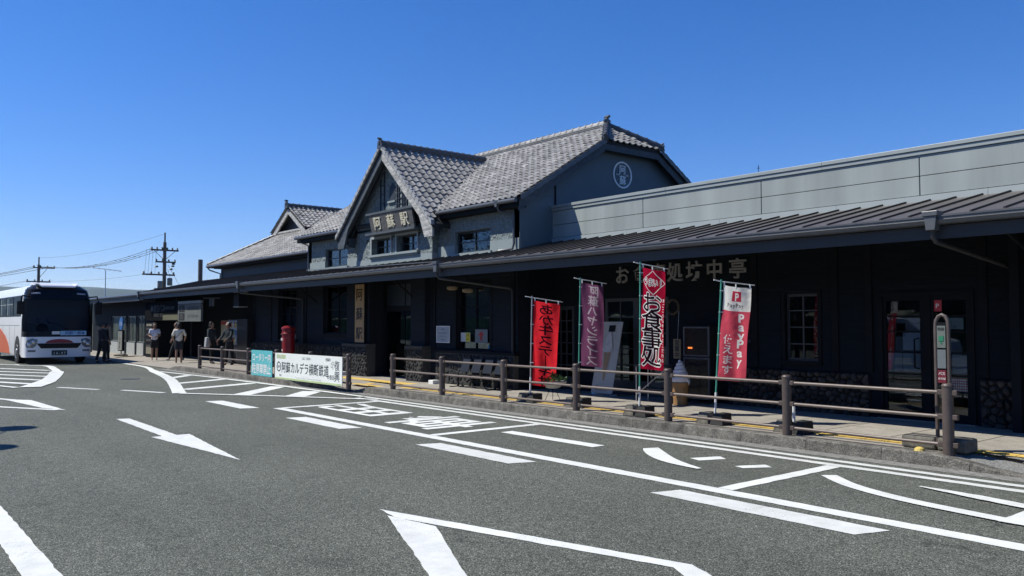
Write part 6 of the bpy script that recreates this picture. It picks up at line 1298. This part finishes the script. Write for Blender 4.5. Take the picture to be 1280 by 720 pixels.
# ------------------------------------------------------------------ utility poles, aerial, wires
M_POLE = mat('pole_brown', (.1, .085, .075), .8, .2, 4); M_WIRE = mat('wire', (.02, .02, .022), .6); M_INS = mat('insulator', (.04, .04, .045), .3)
def crossarm(t, x, y, z, half, off=0, r_=.07, ins=4):
    mb = MB(); mb.box(x-.06, x+.06, y-half+off, y+half+off, z-.07, z+.07); a = link('crossarm', mb, M_POLE, t)
    for k in range(ins): yy = y+off-half*.92+2*half*.92*k/(ins-1); mb = MB(); mb.lathe((x, yy, z+.07), [(.05, 0), (.1, .03), (.06, .09), (.09, .13), (.05, .2)], 8); link('insulator', mb, M_INS, a, smooth=True)
def utility_pole(x, y, top, label, big):
    t = thing('utility_pole', label, 'utility pole', (x, y, 0)); mb = MB(); mb.tube([(x, y, -.2), (x, y, top-.9)], [.2, .15], 12); link('pole', mb, M_POLE, t, smooth=True)
    mb = MB(); mb.tube([(x, y, top-1.2), (x, y, top)], .075, 8); link('earth_rod', mb, M_POLE, t)
    if big:
        crossarm(t, x, y, top-1.65, 1.25, 0, ins=6); crossarm(t, x, y, top-2.75, .9, .1); crossarm(t, x, y, top-3.95, 1.45, -.5, ins=5)
        for yy, zz in ((.42, top-4.6), (-.45, top-4.9)): mb = MB(); mb.lathe((x+.25, y+yy, zz), [(.2, -.35), (.23, -.3), (.23, .3), (.18, .36)], 14); link('transformer', mb, mat('transformer', (.16, .16, .15), .5), t, smooth=True)
        for s_ in (1, -1): mb = MB(); mb.tube([(x, y+s_*.95, top-1.7), (x, y, top-2.6)], .025, 5); link('brace', mb, M_POLE, t)
        for yy, zz in ((.75, top-3.1), (.6, top-3.4), (-.7, top-3.2), (.8, top-2.9)): mb = MB(); mb.lathe((x, y+yy, zz), [(.1, -.08), (.17, 0), (.1, .08)], 10); link('switch_gear', mb, M_INS, t, smooth=True)
        for k in range(4): mb = MB(); mb.tube([(x, y-1.6+k*.28, top-1.6), (x, y-1.75+k*.3, top-3.85)], .012, 4); link('drop_wire', mb, M_WIRE, t)
        mb = MB(); mb.tube([(x, y+.3, top-3.0), (x, y+2.3, top-6.5)], .014, 4); link('stay', mb, M_WIRE, t); mb = MB(); mb.tube([(x, y+.3, top-3.4), (x, y+1.2, top-6.5)], .014, 4); link('stay', mb, M_WIRE, t)
    else:
        crossarm(t, x, y, top-1.25, 1.15, .55, ins=4); crossarm(t, x, y, top-2.9, 1.25, 0, ins=4)
        for s_ in (1, -1): mb = MB(); mb.tube([(x, y+s_*.9, top-3.0), (x, y+s_*.1, top-3.8)], .03, 5); link('brace', mb, M_POLE, t)
        mb = MB(); mb.tube([(x, y+.9, top-1.3), (x, y+.1, top-2.4)], .03, 5); link('brace', mb, M_POLE, t)
    return t
utility_pole(-80, 24.25, 10.1, 'tall utility pole with three crossarms and transformers behind the far canopy', True)
utility_pole(-110, 19.15, 9.4, 'smaller utility pole with two crossarms beyond the coach roof', False)
def wire(name, a, b, sag, beads=0):
    a, b = Vector(a), Vector(b); n = 16; pts = [a.lerp(b, k/n)-Vector((0, 0, sag*4*(k/n)*(1-k/n))) for k in range(n+1)]; mb = MB(); mb.tube(pts, .022, 4); o = link(name, mb, M_WIRE)
    return o
wl_ = thing('power_lines', 'thin dark power lines sagging between the two utility poles and off to the left', 'wires', (-95, 21, 7))
def wires(a, b, sag, beads=0, r_=.022):
    a, b = Vector(a), Vector(b); n = 18; pts = [a.lerp(b, k/n)-Vector((0, 0, sag*4*(k/n)*(1-k/n))) for k in range(n+1)]; mb = MB(); mb.tube(pts, r_, 4); o = link('wire', mb, M_WIRE, wl_)
    for k in range(beads): p = pts[3+int(k*(n-5)/max(1, beads))]; mb = MB(); mb.lathe(p, [(.03, -.05), (.1, 0), (.03, .05)], 6); link('bead', mb, M_WIRE, o)
for yy, y2 in ((-1.2, .3), (-.7, .8), (-.2, 1.2)): wires((-80, 24.25+yy, 8.55), (-110, 19.15+y2, 8.3), .75, 5)
wires((-80, 24.25, 10.0), (-110, 19.15, 9.3), .5, 0, .012)
for yy in (-.4, .2, 1.3): wires((-110, 19.15+yy, 8.3), (-150, 2, 7.4), 1.0, 0, .03)
wires((-110, 18.1, 6.6), (-150, 1, 5.6), .9, 0, .022); wires((-80, 23.2, 6.3), (-110, 19.15, 6.6), .3, 0, .01)
t = thing('tv_aerial', 'thin television aerial on a mast above the far roofs', 'aerial', (-50, 12, 2.8)); mb = MB(); mb.tube([(-50, 12, 2.8), (-50, 12, 4.6)], .025, 6); link('mast', mb, M_STEEL, t)
mb = MB(); mb.tube([(-50, 11.35, 4.72), (-50, 12.85, 4.58)], .015, 5); link('boom', mb, M_STEEL, t)
for k in range(6): y = 11.4+k*.27; z = 4.71-(y-11.35)*.093; mb = MB(); mb.tube([(-50.15, y, z), (-49.85, y, z)], .012, 4); mb.tube([(-50, y, z-.06), (-50, y, z+.06)], .01, 4); link('element', mb, M_STEEL, t)
mb = MB(); mb.tube([(-46, 15.85, 3.2), (-46, 15.85, 5.15)], .12, 10); tag(link('vent_pipe', mb, M_POLE, smooth=True), 'short dark vent pipe standing behind the canopy roof left of the wing', 'pipe')

# ------------------------------------------------------------------ across the road, seen only in the glass and as shadows
def tree(x, y, h, cr, label, seed):
    t = thing('tree', label, 'tree', (x, y, 0), group='trees across the road'); r_ = random.Random(seed); mb = MB(); mb.tube([(x, y, -.1), (x+.1, y, h*.35), (x-.1, y+.1, h*.7)], [.22, .15, .06], 10)
    for k in range(6): a = r_.uniform(0, 6.28); z = h*r_.uniform(.35, .6); mb.tube([(x, y, z), (x+cr*.5*math.cos(a), y+cr*.5*math.sin(a), z+h*.2)], [.07, .02], 6)
    link('trunk', mb, M_POLE, t, smooth=True); mb = MB(); cl_ = [(r_.gauss(0, .42)*cr, r_.gauss(0, .42)*cr, h*.66+r_.gauss(0, .14)*h, r_.uniform(.35, .6)*cr) for _ in range(16)]
    for k in range(2600):
        c_ = r_.choice(cl_); d = Vector((r_.gauss(0, 1), r_.gauss(0, 1), r_.gauss(0, .8))).normalized()*c_[3]*r_.uniform(.6, 1); p = Vector((x+c_[0], y+c_[1], c_[2]))+d; u = Vector((r_.gauss(0, 1), r_.gauss(0, 1), r_.gauss(0, 1))).normalized()*.16; v = u.cross(Vector((r_.gauss(0, 1), r_.gauss(0, 1), r_.gauss(0, 1)))).normalized()*.1; mb.add([p-u, p+v, p+u, p-v], [(0, 1, 2, 3)])
    link('crown', mb, M_FOL, t, fixn=False)['kind'] = 'stuff'
for i, (x, y, h, cr) in enumerate([(-4, -24, 9, 3.2), (-11, -26, 10, 3.6), (-18, -24, 8.5, 3.2), (-25, -27, 11, 4), (-33, -25, 9.5, 3.4), (4, -25, 9, 3.4), (-41, -28, 11, 4), (-52, -26, 10, 4), (-62, -27, 11, 4.2), (-73, -25, 10, 4)]): tree(x, y, h, cr, ['broad leafy tree across the road opposite the flags', 'tall leafy tree across the road opposite the entrance', 'shorter leafy tree behind the parked van', 'spreading tree behind the street lamp', 'slim tree across the road opposite the railing panels', 'leafy tree across the road behind the camera', 'tallest tree across the road opposite the bus office', 'round tree across the road beyond the coach tail', 'tall tree across the road far down the street', 'last leafy tree at the far end of the street'][i], i+40)
t = thing('hedge', 'dark clipped hedge along the far side of the forecourt', 'hedge', (-18, -21, 0)); mb = MB()
for i in range(110): x = -105+i*1.1; mb.add([(x, -21.4, 0), (x+1.12, -21.4, 0), (x+1.12, -20.4, 0), (x, -20.4, 0), (x, -21.3, 2.2+rnd.uniform(-.3, .3)), (x+1.12, -21.3, 2.2+rnd.uniform(-.3, .3)), (x+1.12, -20.5, 2.1), (x, -20.5, 2.1)], [(0, 1, 5, 4), (1, 2, 6, 5), (2, 3, 7, 6), (3, 0, 4, 7), (4, 5, 6, 7)])
link('foliage', mb, M_FOL, t)['kind'] = 'stuff'
VAN = thing('parked_van', 'white van parked across the road, seen only reflected in the door glass', 'van', (-15.5, -6, 0))
mb = MB(); pr = [(-2.3, .35), (-2.35, .9), (-2.2, 1.75), (-2.0, 1.85), (1.0, 1.85), (1.75, 1.15), (2.25, 1.0), (2.35, .7), (2.3, .35)]; mb.prism([(-15.5+a, -6.85, z) for a, z in pr], (0, 1.7, 0)); link('body', mb, M_BW, VAN, bevel=.06)
for a, b in ((-2.0, -1.0), (-.95, .0), (.05, 1.0)):
    for yy in (-6.86, -5.15): mb = MB(); mb.box(-15.5+a, -15.5+b, yy, yy+.01, 1.15, 1.65); link('window', mb, M_BB, VAN)
for a in (-1.5, 1.5):
    for yy in (-6.75, -5.25): mb = MB(); mb.lathe((-15.5+a, yy, .33), [(.2, -.1), (.33, -.1), (.33, .1), (.2, .1)], 20, 'y'); link('wheel', mb, M_TYRE, VAN, smooth=True)
t = thing('street_lamp', 'two headed street lamp left of the view, its two round heads shading the road', 'street lamp', (-16.3, -.6, 0)); mb = MB(); mb.tube([(-16.3, -.6, 0), (-16.3, -.6, 4.5)], [.09, .05], 12); link('pole', mb, M_POLE, t, smooth=True)
mb = MB(); mb.tube([(-17.7, -.15, 4.5), (-15.5, -1.0, 4.5)], .015, 8); link('arm', mb, M_POLE, t)
for x, y in ((-17.45, -.2), (-15.3, -.8)): mb = MB(); mb.lathe((x, y, 4.45), [(.15, -.06), (.34, 0), (.33, .05), (.1, .1)], 24); link('lamp_head', mb, M_POLE, t, smooth=True)

# the air: pale haze round the whole scene
mb = MB(); mb.box(-7000, 7000, -7000, 7000, -12, 420); hz = link('haze', mb, bpy.data.materials.new('haze'))
hm = hz.data.materials[0]; hm.use_nodes = True; n_ = hm.node_tree.nodes; [n_.remove(x) for x in list(n_) if x.type == 'BSDF_PRINCIPLED']
pv = n_.new('ShaderNodeVolumePrincipled'); pv.inputs['Density'].default_value = .00006; pv.inputs['Color'].default_value = (.55, .74, 1, 1); pv.inputs['Anisotropy'].default_value = .2
hm.node_tree.links.new(pv.outputs[0], n_['Material Output'].inputs['Volume']); hz['kind'] = 'stuff'

t = thing('added_shop_house', 'long two storey dark roofed shop house across the road behind the trees', 'building', (-14, -33, 0)); mb = MB(); mb.box(-130, 12, -38, -32, 0, 6.6); link('wall', mb, mat('shop_wall', (.12, .11, .1), .8), t)  # added out of view so the windows mirror something dark instead of sky
mb = MB(); mb.prism([(-131, -31.3, 6.5), (-131, -35, 8.9), (-131, -38.7, 6.5)], (144, 0, 0)); link('roof', mb, M_TILED, t)
for i in range(11):
    for z in (1.0, 3.9): mb = MB(); mb.box(-45+i*5, -42.6+i*5, -32, -31.95, z, z+1.4); link('window', mb, M_BB, t)
